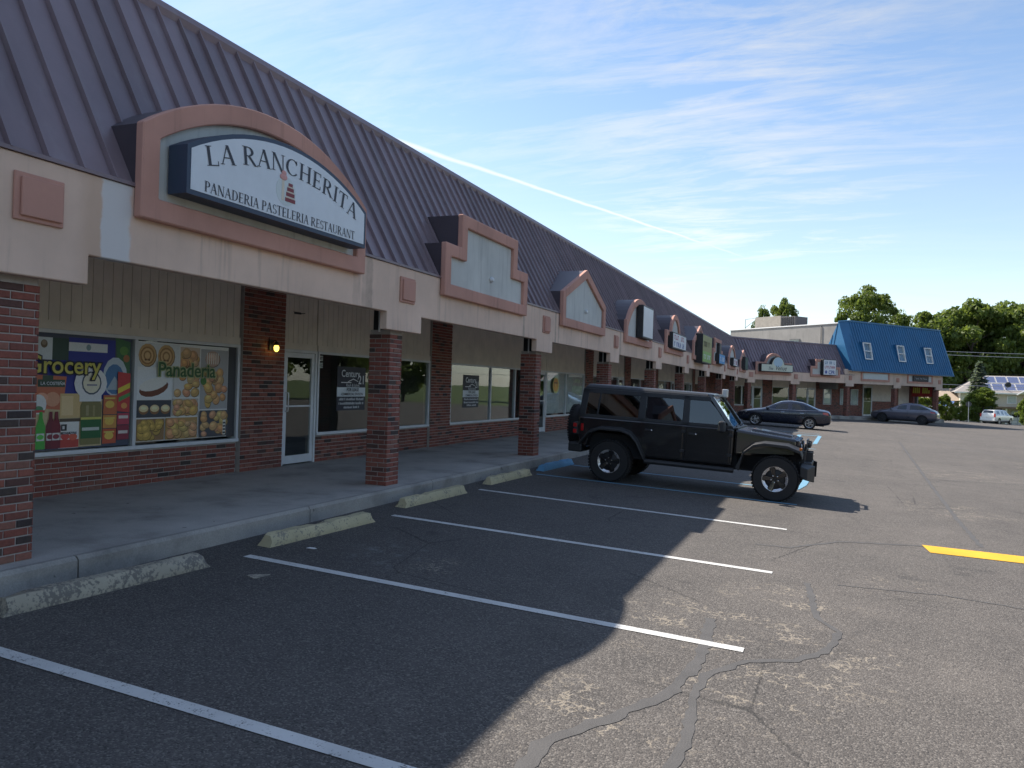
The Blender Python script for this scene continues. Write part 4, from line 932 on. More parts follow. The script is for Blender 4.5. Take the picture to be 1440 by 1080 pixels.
part('glass_globe', MB().lathe([(0.032, 0), (.044, -.03), (.040, -.07), (.02, -.10), (0, -.105)], 12, 'z').map(lambda x, y, z: FM(WALLO + .19 + x, 10.62 + y, 2.06 + z)), em_m, ln, 40)
# street number bracket above the door
nb = thing('cable_bracket', 'small dark bracket left on the siding above the glass door', 'bracket', FM(WALLO + .01, 11.38, 2.66))
part('plate', MB().box(WALLO + .005, WALLO + .03, 11.3, 11.46, 2.655, 2.69).tube([(WALLO + .03, 11.3, 2.67), (WALLO + .06, 11.22, 2.68)], .008, 5).tube([(WALLO + .03, 11.46, 2.67), (WALLO + .05, 11.54, 2.685)], .008, 5).map(FM), M['metal_dark'], nb)
# ------------------------------------------------------------------ prints on the glass
def print_mat():
    m, nt, b = _mat('print'); q = NB(nt); a = q.new('ShaderNodeAttribute'); a.attribute_name = 'col'
    c = q.mix(0.18, a.outputs['Color'], q.ramp(q.noise(q.pos(), 45, 5, 0.7), [(0.3, (0.35, 0.3, 0.25)), (0.7, (1.0, 1.0, 1.0))]), 'MULTIPLY')
    q.L.new(c, b.inputs['Base Color']); b.inputs['Roughness'].default_value = 0.5; return m
M['print'] = print_mat()
class Print:
    def __init__(s): s.s = []
    def poly(s, pts, c): s.s.append((pts, c)); return s
    def rect(s, x0, x1, y0, y1, c): return s.poly([(x0, y0), (x1, y0), (x1, y1), (x0, y1)], c)
    def ell(s, x, y, rx, ry, c, rot=0.0, n=14):
        ca, sa = math.cos(rot), math.sin(rot)
        return s.poly([(x + rx * math.cos(k * 2 * math.pi / n) * ca - ry * math.sin(k * 2 * math.pi / n) * sa, y + rx * math.cos(k * 2 * math.pi / n) * sa + ry * math.sin(k * 2 * math.pi / n) * ca) for k in range(n)], c)
    def bun(s, x, y, rx, ry, c, rot=0.0):
        s.ell(x + .006, y - .008, rx * 1.05, ry * 1.05, tuple(v * .35 for v in c), rot); s.ell(x, y, rx, ry, c, rot)
        s.ell(x - rx * .15, y + ry * .2, rx * .62, ry * .5, tuple(min(1, v * 1.35) for v in c), rot); s.ell(x - rx * .2, y + ry * .32, rx * .3, ry * .2, tuple(min(1, v * 1.7) for v in c), rot)
        return s
    def build(s, F, o, parent, name='print', step=0.00028):
        me = bpy.data.meshes.new(name); v = []; f = []; cols = []
        off = rel(parent, (0, 0, 0))
        for i, (pts, c) in enumerate(s.s):
            b = len(v); v += [tuple(Vector(F(o + i * step, p[0], p[1])) + off) for p in pts]; f.append(list(range(b, b + len(pts)))); cols += [tuple(min(.85, k * 1.45) for k in c) + (1.0,)] * len(pts)
        me.from_pydata(v, [], f); me.materials.append(M['print'])
        at = me.color_attributes.new('col', 'FLOAT_COLOR', 'CORNER')
        for i, c in enumerate(cols): at.data[i].color = c
        return place(name, me, parent)
rp_ = random.Random(11)
GO = WALLO - .003
GI = WALLO - .003
g = thing('window_poster', 'grocery window print with bottles, jars, snack bags and two flags', 'poster', FM(GO, 6.9, .56))
P = Print()
P.rect(5.98, 7.88, .56, 1.99, (.05, .06, .09)); P.rect(5.98, 7.62, 1.05, 1.88, (.022, .030, .20)); P.rect(6.30, 7.45, .58, 1.18, (.42, .34, .20))
P.rect(6.4, 6.72, 1.66, 1.93, (.50, .54, .55)).rect(6.72, 6.94, 1.66, 1.93, (.03, .06, .05)).ell(6.61, 1.85, .045, .05, (.14, .10, .06)).ell(6.61, 1.865, .03, .03, (.25, .2, .15))
P.rect(6.94, 7.62, 1.64, 1.95, (.025, .035, .22)).rect(6.94, 7.50, 1.78, 1.89, (.55, .58, .60)).ell(7.22, 1.835, .035, .04, (.2, .28, .3))
P.poly([(7.62, 1.99), (7.86, 1.94), (7.86, 1.5), (7.66, 1.6)], (.05, .13, .06)); P.ell(7.76, 1.82, .07, .06, (.10, .22, .06)); P.ell(7.8, 1.72, .05, .05, (.30, .12, .05))
P.ell(7.63, 1.47, .19, .26, (.40, .46, .50)).ell(7.62, 1.44, .15, .2, (.07, .16, .30)).poly([(7.5, 1.3), (7.62, 1.48), (7.76, 1.3)], (.30, .36, .40))
P.poly([(6.44, 1.48), (6.92, 1.46), (6.90, 1.25), (6.84, 1.05), (6.5, 1.08), (6.46, 1.3)], (.42, .13, .07)).rect(6.54, 6.90, 1.33, 1.42, (.04, .07, .05)).rect(6.60, 6.74, 1.42, 1.47, (.04, .07, .05)).ell(6.74, 1.18, .10, .09, (.52, .26, .16)).ell(6.6, 1.2, .08, .06, (.6, .3, .2))
P.ell(6.56, 1.12, .10, .12, (.55, .56, .55)).ell(6.56, 1.06, .06, .04, (.08, .2, .1)).rect(6.5, 6.64, 1.02, 1.05, (.4, .05, .05))
P.rect(6.84, 7.14, .95, 1.25, (.50, .36, .17)).rect(6.86, 7.02, .98, 1.22, (.58, .44, .24)).rect(6.84, 7.14, .9, .94, (.08, .06, .04))
P.rect(6.83, 7.11, .575, .90, (.55, .55, .52)).rect(6.83, 7.11, .58, .68, (.36, .05, .04)).ell(6.92, .72, .06, .045, (.45, .06, .05)).ell(7.03, .71, .06, .045, (.50, .10, .06)).rect(6.86, 6.94, .79, .87, (.03, .03, .03)).rect(6.88, 6.91, .81, .85, (.5, .5, .5)).rect(6.86, 7.08, .745, .775, (.05, .05, .05))
for x, c in ((6.59, (.06, .30, .05)), (6.72, (.12, .02, .03)), (6.795, (.14, .02, .03))):
    P.poly([(x - .06, .58), (x + .06, .58), (x + .06, .85), (x + .025, .95), (x + .02, 1.03), (x - .02, 1.03), (x - .025, .95), (x - .06, .85)], c).rect(x - .05, x + .05, .68, .77, (.50, .50, .48)).ell(x, .725, .045, .03, tuple(v * 1.4 for v in c))
P.poly([(7.13, .60), (7.42, .60), (7.43, 1.10), (7.40, 1.16), (7.15, 1.16), (7.12, 1.1)], (.17, .15, .06)).rect(7.13, 7.43, .68, .92, (.02, .10, .035)).rect(7.15, 7.40, .78, .82, (.40, .44, .40)).rect(7.13, 7.43, .92, .95, (.45, .42, .1)).rect(7.20, 7.24, .97, 1.1, (.26, .23, .12)).rect(7.3, 7.33, .96, 1.1, (.25, .22, .1))
P.ell(7.26, 1.38, .24, .21, (.60, .61, .60)).rect(7.10, 7.42, 1.15, 1.25, (.58, .59, .58)).ell(7.27, 1.385, .145, .15, (.05, .07, .10)).ell(7.27, 1.385, .125, .13, (.58, .55, .42)).rect(7.20, 7.35, 1.35, 1.37, (.2, .2, .25)).ell(7.27, 1.43, .03, .025, (.45, .38, .2))
for z0, z1, c in ((.60, .80, (.40, .08, .04)), (.80, .98, (.46, .22, .06)), (.98, 1.24, (.40, .12, .05))): P.rect(7.45, 7.66, z0, z1 - .01, c).ell(7.55, (z0 + z1) / 2, .07, .05, (.55, .38, .08)).rect(7.47, 7.63, z1 - .06, z1 - .04, (.5, .4, .1))
for z0, z1, c in ((.64, .84, (.20, .03, .05)), (.84, 1.0, (.36, .05, .08))): P.rect(7.67, 7.86, z0, z1 - .01, c).rect(7.69, 7.84, z0 + .08, z0 + .12, (.5, .45, .42))
P.poly([(7.66, 1.02), (7.86, 1.0), (7.86, 1.52), (7.66, 1.54)], (.42, .05, .05)).poly([(7.67, 1.25), (7.86, 1.33), (7.86, 1.4), (7.67, 1.32)], (.60, .48, .06)).poly([(7.68, 1.14), (7.86, 1.22), (7.86, 1.27), (7.68, 1.2)], (.08, .25, .08)).ell(7.77, 1.09, .05, .04, (.55, .25, .08))
P.build(FM, GO, g, 'picture')
YT, OUTL = col_mat('letter_yellow', (.62, .56, .12)), M['ink']
txt('Grocery', .30, on(FM, GO + .028, 6.87, 1.50), OUTL, g, bold=.022); txt('Grocery', .30, on(FM, GO + .030, 6.87, 1.50), YT, g, bold=.004)
txt('LA COSTEÑA', .055, on(FM, GO + .030, 6.72, 1.355), M['face'], g, bold=.001); txt('HOT NUTS', .04, on(FM, GO + .030, 6.97, .748), M['face'], g)
pz = thing('window_poster', 'bakery window print of sweet breads in white framed photo tiles', 'poster', FM(GO, 8.9, .56))
P = Print(); P.rect(7.97, 9.72, .585, 1.97, (.58, .59, .57)); P.rect(9.72, 9.89, .58, 1.98, (.035, .035, .04))
tiles = [(7.98, 8.72, 1.62, 1.955, (.50, .52, .52), 0), (8.74, 9.12, 1.62, 1.93, (.45, .36, .28), 1), (9.14, 9.71, 1.02, 1.92, (.30, .30, .30), 2), (7.98, 8.60, 1.18, 1.58, (.56, .58, .60), 3), (8.62, 9.12, 1.20, 1.58, (.48, .48, .47), 4), (7.98, 8.58, .92, 1.16, (.045, .05, .06), 5), (8.60, 9.10, .93, 1.18, (.40, .36, .32), 6), (7.98, 8.46, .60, .90, (.22, .13, .06), 7), (8.48, 9.08, .60, .905, (.35, .22, .08), 8), (9.12, 9.71, .60, 1.0, (.06, .06, .07), 9)]
def tile_fill(x0, x1, y0, y1, k):
    cx, cy = (x0 + x1) / 2, (y0 + y1) / 2
    tan = lambda d=.06: (.42 + rp_.uniform(-d, d), .25 + rp_.uniform(-d, d) * .7, .105 + rp_.uniform(-d, d) * .4)
    if k == 0:
        for x in (x0 + .17, x0 + .50):
            P.bun(x, cy, .15, .155, (.42, .27, .12))
            for r_ in (.125, .10, .07, .045): P.ell(x, cy - .01, r_, r_ * 1.02, (.26, .14, .055) if r_ in (.125, .07) else (.50, .34, .17))
            P.ell(x - .03, cy - .07, .02, .012, (.1, .05, .02)); P.ell(x + .03, cy - .07, .02, .012, (.1, .05, .02))
    elif k == 3:
        P.ell(cx - .02, cy - .05, .26, .115, (.13, .045, .025), .22); P.ell(cx - .03, cy + .0, .25, .085, (.62, .60, .55), .22)
    elif k == 5:
        for i in range(3): P.ell(x0 + .12 + i * .19, cy - .01, .085, .07, (.20, .10, .04)); P.ell(x0 + .12 + i * .19, cy + .005, .08, .05, (.56, .47, .26)); P.ell(x0 + .12 + i * .19, cy + .012, .05, .022, (.64, .57, .36))
    elif k == 2:
        P.bun(x0 + .24, y1 - .14, .15, .12, (.36, .24, .18))
        for i in range(6): P.rect(x0 + .12 + i * .045, x0 + .135 + i * .045, y1 - .22, y1 - .05, (.62, .58, .52))
        for i in range(20): P.bun(x0 + rp_.uniform(.1, .5), y0 + rp_.uniform(.08, .58), rp_.uniform(.06, .10), rp_.uniform(.05, .08), tan(), rp_.uniform(-.8, .8))
        P.ell(x0 + .06, y0 + .42, .06, .06, (.06, .16, .04))
    else:
        n = {1: 12, 4: 14, 6: 24, 7: 18, 8: 30, 9: 18}[k]
        for i in range(n):
            rx = rp_.uniform(.055, .085); ry = rx * rp_.uniform(.6, .95)
            P.bun(min(max(rp_.uniform(x0, x1), x0 + rx * 1.1), x1 - rx * 1.1), min(max(rp_.uniform(y0, y1), y0 + ry * 1.15), y1 - ry * 1.15), rx, ry, tan() if k != 7 else (.36, .24, .06), rp_.uniform(-.5, .5))
for x0, x1, y0, y1, c, k in tiles:
    P.rect(x0, x1, y0, y1, c); tile_fill(x0, x1, y0, y1, k)
P.rect(9.60, 9.66, .62, .85, (.5, .5, .45))
for i in range(4): P.rect(9.605, 9.655, .64 + i * .05, .665 + i * .05, (.03, .03, .03))
P.build(FM, GO, pz, 'picture', .00006)
txt('Panaderia', .285, on(FM, GO + .034, 8.86, 1.50), col_mat('letter_pale', (.42, .44, .22)), pz, bold=.018); txt('Panaderia', .285, on(FM, GO + .0355, 8.86, 1.50), col_mat('letter_green', (.035, .11, .035)), pz, bold=.004)
# lease placards
def lease(a, z, label):
    t_ = thing('lease_placard', label, 'placard', FM(GI, a + .49, z))
    P = Print(); P.rect(a, a + .98, z, z + .85, (.016, .018, .03)).rect(a + .0, a + .98, z + .27, z + .45, (.52, .56, .62))
    P.poly([(a + .36, z + .565), (a + .55, z + .625), (a + .72, z + .575), (a + .72, z + .56), (a + .55, z + .605), (a + .36, z + .55)], (.55, .55, .56)).rect(a + .13, a + .48, z + .535, z + .552, (.55, .55, .56))
    for k, (zz, x0, x1) in enumerate(((.195, .08, .92), (.115, .06, .93), (.04, .22, .76))):
        x = a + x0
        while x < a + x1:
            w = rp_.uniform(.018, .035); P.rect(x, x + w * .75, z + zz, z + zz + rp_.uniform(.03, .052), (.46, .48, .5)); x += w + (.03 if rp_.random() < .14 else .004)
    P.build(FM, GI, t_, 'board')
    W_ = M['face']
    txt('Century', .19, on(FM, GI + .025, a + .42, z + .655), W_, t_, bold=.002); txt('21', .24, on(FM, GI + .026, a + .80, z + .52), W_, t_, bold=.003)
    txt('Rauh & Johns', .085, on(FM, GI + .025, a + .5, z + .465), W_, t_)
    txt('FOR LEASE', .088, on(FM, GI + .025, a + .5, z + .375), M['ink'], t_, bold=.002); txt('COMMERCIAL DIVISION', .07, on(FM, GI + .025, a + .49, z + .295), M['ink'], t_, bold=.001)
    return t_
lease(12.66, .93, 'dark for lease placard in the window beside the glass door')
lease(18.2, .90, 'dark for lease placard in the window between brick pilaster and mullion')
for k, s_ in enumerate(('UNIT', 'A B C')):
    t_ = thing('unit_label', ('small white unit label, upper of two, in window corner by the door', 'small white letter label, lower of two, in window corner by the door')[k], 'label', FM(GO, 12.12, 1.86 - k * .13))
    part('card', MB().box(WALLO - .03, WALLO - .028, 12.03, 12.22, 1.86 - k * .13, 1.96 - k * .13).map(FM), M['white'], t_)
    txt(s_, .07, on(FM, WALLO - .026, 12.125, 1.885 - k * .13), M['ink'], t_, bold=.002)
nd = thing('window_decal', 'round orange decal on the glass in front of white blinds', 'decal', FM(GO, 25.4, 1.3))
P = Print(); P.ell(25.4, 1.55, .34, .27, (.45, .42, .12)).ell(25.38, 1.57, .25, .22, (.50, .22, .04)).rect(25.2, 25.55, 1.62, 1.66, (.12, .06, .03)).ell(25.4, 1.46, .16, .08, (.58, .30, .05)).ell(25.36, 1.57, .08, .05, (.62, .38, .10))
P.build(FM, GO + .045, nd, 'sticker', .0008)

# ------------------------------------------------------------------ wheel stops
def wheel_stop(x, y, rz, mat, label, seed, group=None, length=1.85):
    rnd = random.Random(seed); n = 18; mb = MB(); pr = [(-.085, 0), (-.085, .055), (-.045, .125), (.045, .125), (.085, .055), (.085, 0)]
    for i in range(n + 1):
        t = -length / 2 + length * i / n; e = .55 if i in (0, n) else 1
        for (px_, pz_) in pr:
            j = 0 if pz_ == 0 else 1
            mb.v.append((px_ * (1 if j == 0 else (.8 if e < 1 else 1)) + rnd.uniform(-.005, .005) * j, t + (.05 * (1 if i == 0 else -1) if e < 1 and j else 0), pz_ * (1 if e == 1 else .9) + rnd.uniform(-.006, .004) * j - (.02 if rnd.random() < .08 and j else 0)))
    k = len(pr)
    for i in range(n):
        for q_ in range(k - 1): mb.f.append([i * k + q_, i * k + q_ + 1, (i + 1) * k + q_ + 1, (i + 1) * k + q_]); mb.m.append(0)
    mb.f.append(list(range(k))); mb.m.append(0); mb.f.append([n * k + i for i in range(k)][::-1]); mb.m.append(0)
    me = mb.mesh('wheel_stop', mat, 50)
    o = place('wheel_stop', me, None, (x, y, H(x, y)), 0, (0, math.atan(.038), rz))
    tag(o, label, 'wheel stop', group); return o
wheel_stop(-5.32, 4.68, R(-4), M['stop_yellow2'], 'badly worn yellowish concrete wheel stop beside the first brick column', 1)
wheel_stop(-5.28, 7.42, R(-3), M['stop_yellow'], 'yellow wheel stop in front of the bakery poster and glass door', 2)
wheel_stop(-5.40, 10.34, R(-2), M['stop_yellow'], 'chipped yellow wheel stop beside the second brick column', 3)
wheel_stop(-5.42, 13.3, R(-2), M['stop_yellow'], 'yellow wheel stop next to the blue wheel stop', 4)
wheel_stop(-5.40, 15.9, R(-2), M['stop_blue'], 'blue painted concrete wheel stop behind the black off-road car', 5)
wheel_stop(-5.40, 41.8, R(2), M['stop_yellow2'], 'grey worn wheel stop in front of the dark blue sedan', 6)
wheel_stop(-5.40, 44.6, R(2), M['stop_yellow2'], 'grey worn wheel stop under the nose of the dark blue sedan', 7)
# a little litter
for k, (x, y) in enumerate(((-4.95, 6.7), (-4.6, 5.5))):
    o = place('litter', MB().prism([(0, 0), (.16, .02), (.2, .08), (.12, .12), (.02, .09)], 0, .004, 'z').mesh('litter', M['white' if k == 0 else 'stop_yellow2']), None, (x, y, H(x, y) + .004), rz=k * 1.3)
    o.rotation_euler = (0, math.atan(.038), k * 1.3); o.scale = (.5, .5, 1) if k == 0 else (1.2, 1.6, 1)
    tag(o, ('small white paper scrap on the asphalt by the yellow wheel stop', 'flat pale cardboard scrap on the asphalt beside a worn wheel stop')[k], 'litter')

# ------------------------------------------------------------------ vehicles
def spin(mb, ang, c): # rotate a bit-list about the y axis through c
    ca, sa = math.cos(ang), math.sin(ang)
    mb.v = [((x - c[0]) * ca - (z - c[2]) * sa + c[0], y, (x - c[0]) * sa + (z - c[2]) * ca + c[2]) for x, y, z in mb.v]; return mb
def wheel(root, x, y, r, w, side, style, rim_r=None, rot=0.0):
    """side +1: outer face towards +y"""
    rr = rim_r or r * .62; s_ = side
    t = MB().lathe([(rr, -w / 2), (r * .93, -w / 2), (r * .985, -w * .40), (r, -w * .28), (r, w * .28), (r * .985, w * .40), (r * .93, w / 2), (rr, w / 2 - .005), (rr - .02, 0)], 40, 'y', (x, y, r))
    wl = part('wheel', t, M['tyre'], root, 35, world=False)
    if style == 'jeep':
        for k in range(44):
            a = k * 2 * math.pi / 44
            for yy in (-w * .36, w * .36):
                b = MB().box(-.018, .018, y + yy - .045, y + yy + .045, r - .006, r + .012); b.v = [(p[0], p[1], p[2]) for p in b.v]
                ca, sa = math.cos(a + (.03 if yy > 0 else 0)), math.sin(a + (.03 if yy > 0 else 0)); t2 = [(p[0] * ca + p[2] * sa, p[1], -p[0] * sa + p[2] * ca) for p in b.v]
                if k == 0: rows_ = {} if yy < 0 else rows_; rows_[yy] = MB()
                rows_[yy].add([(p[0] + x, p[1], p[2] + r) for p in t2], b.f)
        for tb in rows_.values(): tag(part('tread', tb, M['tyre'], wl, world=False), kind='stuff')
    yo = y + s_ * (w / 2 - .03)
    dish = MB().lathe([(0.0, -.02 * s_), (rr * .5, -.03 * s_), (rr * .9, -.05 * s_), (rr, 0)], 32, 'y', (x, yo, r))
    part('rim', dish, M['metal_dark'], wl, 35, world=False)
    lip = MB().lathe([(rr * .985, .012 * s_), (rr * 1.0, .022 * s_), (rr * .93, .018 * s_), (rr * .90, -.01 * s_)], 40, 'y', (x, yo, r))
    part('rim_lip', lip, M['alloy'] if style != 'dark' else M['metal_dark'], wl, 35, world=False)
    sp = MB(); n = 5
    for k in range(n):
        a = rot + k * 2 * math.pi / n
        def pol(rad, da, h): return (x + rad * math.cos(a + da), yo + h * s_, r + rad * math.sin(a + da))
        if style == 'jeep':
            sp.add([pol(rr * .2, -.55, .012), pol(rr * .2, .55, .012), pol(rr * .74, .22, .022), pol(rr * .97, .18, .026), pol(rr * .97, -.18, .026), pol(rr * .74, -.22, .022)], [(0, 1, 2, 3, 4, 5)])
        else:
            for dd in (-.2, .2):
                sp.add([pol(rr * .12, dd - .3, .015), pol(rr * .12, dd + .3, .015), pol(rr * .96, dd + .055, .012), pol(rr * .96, dd - .055, .012), pol(rr * .12, dd - .3, -.02), pol(rr * .12, dd + .3, -.02), pol(rr * .96, dd + .055, -.02), pol(rr * .96, dd - .055, -.02)], [(0, 1, 2, 3), (0, 4, 5, 1), (1, 5, 6, 2), (2, 6, 7, 3), (3, 7, 4, 0)])
    part('spokes', sp, M['black_paint'] if style == 'jeep' else (M['alloy'] if style == 'alloy' else M['metal_dark']), wl, world=False)
    if style == 'jeep':   # bright machined pockets between the spokes
        ar = MB()
        for k in range(n):
            a = rot + (k + .5) * 2 * math.pi / n; P_ = []
            for j in range(7):
                da = -.40 + .8 * j / 6; P_.append((x + rr * .965 * math.cos(a + da), yo + .020 * s_, r + rr * .965 * math.sin(a + da)))
            for j in range(6, -1, -1):
                da = -.40 + .8 * j / 6; P_.append((x + rr * .79 * math.cos(a + da * .8), yo + .004 * s_, r + rr * .79 * math.sin(a + da * .8)))
            ar.add(P_, [tuple(range(14))])
        part('rim_flash', ar, M['alloy'], wl, world=False)
    nu = MB()
    for k in range(5):
        a = rot + .3 + k * 2 * math.pi / 5; nu.ball((x + rr * .28 * math.cos(a), yo + .02 * s_, r + rr * .28 * math.sin(a)), .014, .014, .014, 6, 4)
    part('wheel_nuts', nu, M['chrome'], wl, 40, world=False)
    return wl
def pp(name, mb, mat, parent, smooth=None, bv=0.0, label=None):
    o = part(name, mb, M[mat] if isinstance(mat, str) else mat, parent, smooth, label, world=False)
    if bv: bevel(o, bv, 2)
    return o
# --- the black off-road car; local x forward, y left, z up, origin on the ground at wheelbase centre
jx, jy = -2.38, 15.42
jeep = thing('off_road_car', 'black four door off-road car with hardtop and rear spare wheel', 'car', (jx, jy, H(jx, jy)), rot=(0, math.atan(.038), R(-1)))
J = jeep
tub = [(-2.16, .66), (-2.02, .60), (-1.98, .78), (-1.86, .95), (-1.70, 1.0), (-1.28, 1.0), (-1.10, .93), (-.98, .74), (-.90, .52), (.74, .52), (.74, 1.20), (-2.20, 1.20), (-2.22, 1.0)]
pp('body', MB().prism(tub[::-1], -.785, .785, 'y'), 'black_paint', J, None, .03)
pp('floor', MB().box(-2.0, 1.95, -.60, .60, .46, .90), 'dark', J)
hood = MB().hexa([(.745, -.74, .72), (1.98, -.60, .78), (.745, .74, .72), (1.98, .60, .78), (.745, -.73, 1.205), (1.97, -.585, 1.10), (.745, .73, 1.205), (1.97, .585, 1.10)])
hd = pp('hood', hood, 'black_paint', J, None, .05)
pp('hood_bulge', MB().hexa([(.95, -.30, 1.15), (1.85, -.24, 1.08), (.95, .30, 1.15), (1.85, .24, 1.08), (1.0, -.27, 1.215), (1.82, -.2, 1.145), (1.0, .27, 1.215), (1.82, .2, 1.145)]), 'black_paint', hd, None, .02)
gr = pp('grille', MB().box(1.94, 2.02, -.60, .60, .66, 1.09), 'black_paint', J, None, .03)
for k in range(7): pp('grille_slot', MB().box(2.0, 2.026, -.29 + k * .085, -.24 + k * .085, .76, 1.02), 'dark', gr)
for s_ in (-1, 1):
    hl = pp('headlight', MB().lathe([(0, .05), (.07, .045), (.085, .02), (.085, -.03)], 18, 'x', (2.02, s_ * .44, .94)), 'clear_lens', J, 40)
    pp('bezel', MB().lathe([(.085, .03), (.10, .03), (.10, -.02)], 18, 'x', (2.02, s_ * .44, .94)), 'black_plastic', hl, 40)
    for nm, prof, y0, y1 in (('front_flare', [(.82, .56), (.94, .86), (1.10, 1.0), (1.30, 1.045), (1.74, 1.03), (1.98, .955), (2.03, .86)], .58, .945), ('rear_flare', [(-.84, .56), (-1.0, .86), (-1.14, 1.0), (-1.32, 1.055), (-1.72, 1.055), (-1.95, .97), (-2.12, .74)], .76, .945)):
        top = prof; bot = offset_poly(prof + [(prof[-1][0], .3), (prof[0][0], .3)], .0)
        P_ = list(prof) + [(p[0] + (.0), p[1] - .075) for p in prof[::-1]]
        if nm == 'rear_flare': pass
        mb = MB(); n_ = len(prof)
        for y_ in (y0 * s_, y1 * s_):
            mb.v += [(p[0], y_, p[1] - (.035 if abs(y_) > .9 else 0)) for p in prof]; mb.v += [(p[0] * 1.0 + (.06 if i == 0 and nm == 'front_flare' else 0), y_, p[1] - .085) for i, p in enumerate(prof)]
        for i in range(n_ - 1):
            for f in ((i, i + 1, 2 * n_ + i + 1, 2 * n_ + i), (n_ + i, n_ + i + 1, 3 * n_ + i + 1, 3 * n_ + i), (i, i + 1, n_ + i + 1, n_ + i), (2 * n_ + i, 2 * n_ + i + 1, 3 * n_ + i + 1, 3 * n_ + i)): mb.f.append(list(f)); mb.m.append(0)
        for i in (0, n_ - 1): mb.f.append([i, n_ + i, 3 * n_ + i, 2 * n_ + i]); mb.m.append(0)
        fl = pp(nm, mb, 'black_plastic', J, 50, .012)
    pp('marker_light', MB().box(1.98, 2.03, s_ * .80 - .06, s_ * .80 + .06, .93, .965), 'amber', J)
    # inner splash panels closing the wheel housings
    pp('splash_panel', MB().box(.80, 2.0, s_ * .59 - .01, s_ * .59 + .01, .50, 1.0), 'dark', J)
    # doors
    for nm, x0, x1 in (('front_door', -.13, .70), ('rear_door', -.95, -.15)):
        pl_ = [(x0 + .015, .56), (x1 - .015, .56), (x1 - .015, 1.185), (x0 + .015, 1.185)] if nm == 'front_door' else [(x0 + .05, .56), (x1 - .015, .56), (x1 - .015, 1.185), (x0 - .02, 1.185), (x0 - .05, .98), (x0 + .02, .84)]
        d = pp(nm, MB().prism(pl_[::-1], s_ * .775, s_ * .798, 'y'), 'black_paint', J, None, .01)
        pp('handle', MB().box(x0 + .07, x0 + .22, s_ * .80, s_ * .825, 1.03, 1.065), 'black_plastic', d, None, .008)
        pp('handle_button', MB().ball((x0 + .20, s_ * .822, 1.045), .016, .01, .016, 8, 5), 'chrome', d, 40)
        for z_ in (.72, 1.08): pp('hinge', MB().box(x1 - .05, x1 + .03, s_ * .795, s_ * .815, z_ - .025, z_ + .025), 'black_plastic', d, None, .005)
    pp('side_step', MB().tube([(-.85, s_ * .83, .46), (.78, s_ * .83, .46)], .045, 8), 'black_plastic', J, 40)
    mr = pp('mirror', MB().hexa([(.50, s_ * .90, 1.14), (.62, s_ * .90, 1.14), (.50, s_ * 1.06, 1.14), (.62, s_ * 1.06, 1.14), (.50, s_ * .90, 1.34), (.60, s_ * .90, 1.34), (.50, s_ * 1.05, 1.33), (.60, s_ * 1.05, 1.33)]), 'black_plastic', J, None, .025)
    pp('mirror_arm', MB().tube([(.56, s_ * .78, 1.19), (.56, s_ * .92, 1.22)], .022, 6), 'black_plastic', mr, 40)
    pp('mirror_glass', MB().box(.493, .498, s_ * .98 - .065, s_ * .98 + .065, 1.17, 1.31), 'chrome', mr)
    tl = pp('tail_light', MB().box(-2.29, -2.18, s_ * .70 - .075, s_ * .70 + .075, .84, 1.08), 'black_plastic', J, None, .012)
    for z_ in (.87, .99): pp('red_lens', MB().box(-2.305, -2.23, s_ * .70 - .079, s_ * .70 + .079, z_ - .01, z_ + .07), 'red_lens', tl, None, .008)
    pp('side_reflector', MB().box(-2.14, -2.09, s_ * .786, s_ * .80, .92, 1.06), 'red_lens', J)
# greenhouse: pillars, roof and glass
def gy(z, base=.775): return base - (z - 1.2) * .125
top = MB().hexa([(-2.17, -.70, 1.735), (.29, -.68, 1.725), (-2.17, .70, 1.735), (.29, .68, 1.725), (-2.10, -.64, 1.84), (.24, -.62, 1.805), (-2.10, .64, 1.84), (.24, .62, 1.805)])
rf = pp('hardtop', top, 'hardtop', J, None, .045)
for s_ in (-1, 1):
    def side(x0b, x1b, x0t, x1t, z0=1.195, z1=1.75, th=.035):
        ya, yb = gy(z0) * s_, gy(z1) * s_; i_ = -th * s_
        return MB().hexa([(x0b, ya + i_, z0), (x1b, ya + i_, z0), (x0b, ya, z0), (x1b, ya, z0), (x0t, yb + i_, z1), (x1t, yb + i_, z1), (x0t, yb, z1), (x1t, yb, z1)])
    pp('pillar', side(-2.21, -2.08, -2.16, -2.03), 'hardtop', rf, None, .012)
    pp('pillar', side(-1.04, -.90, -1.02, -.90), 'hardtop', rf, None, .008)
    pp('pillar', side(-.20, -.07, -.20, -.09), 'hardtop', rf, None, .008)
    pp('pillar', side(.66, .75, .22, .31, 1.195, 1.77, .07), 'black_paint', rf, None, .012)
    pp('belt_rail', side(-2.2, .74, -2.2, .70, 1.195, 1.255), 'black_plastic', rf, None, .006)
    pp('roof_rail', side(-2.16, .31, -2.15, .28, 1.665, 1.75), 'hardtop', rf, None, .006)
    for x0b, x1b, x0t, x1t in ((-2.09, -1.03, -2.04, -1.01), (-.91, -.19, -.91, -.19), (-.08, .68, -.10, .26)):
        pp('side_window', side(x0b, x1b, x0t, x1t, 1.245, 1.68, .012).map(lambda x, y, z: (x, y - s_ * .012, z)), 'car_glass', J)
    pp('window_bar', side(-1.85, -1.82, -1.82, -1.79, 1.25, 1.67), 'hardtop', rf)
ws_ = MB().hexa([(.66, -.70, 1.20), (.69, -.70, 1.20), (.66, .70, 1.20), (.69, .70, 1.20), (.255, -.62, 1.755), (.285, -.62, 1.755), (.255, .62, 1.755), (.285, .62, 1.755)])
pp('windscreen', ws_, 'car_glass', J)
pp('windscreen_header', MB().box(.20, .33, -.66, .66, 1.735, 1.795), 'black_paint', rf, None, .015)
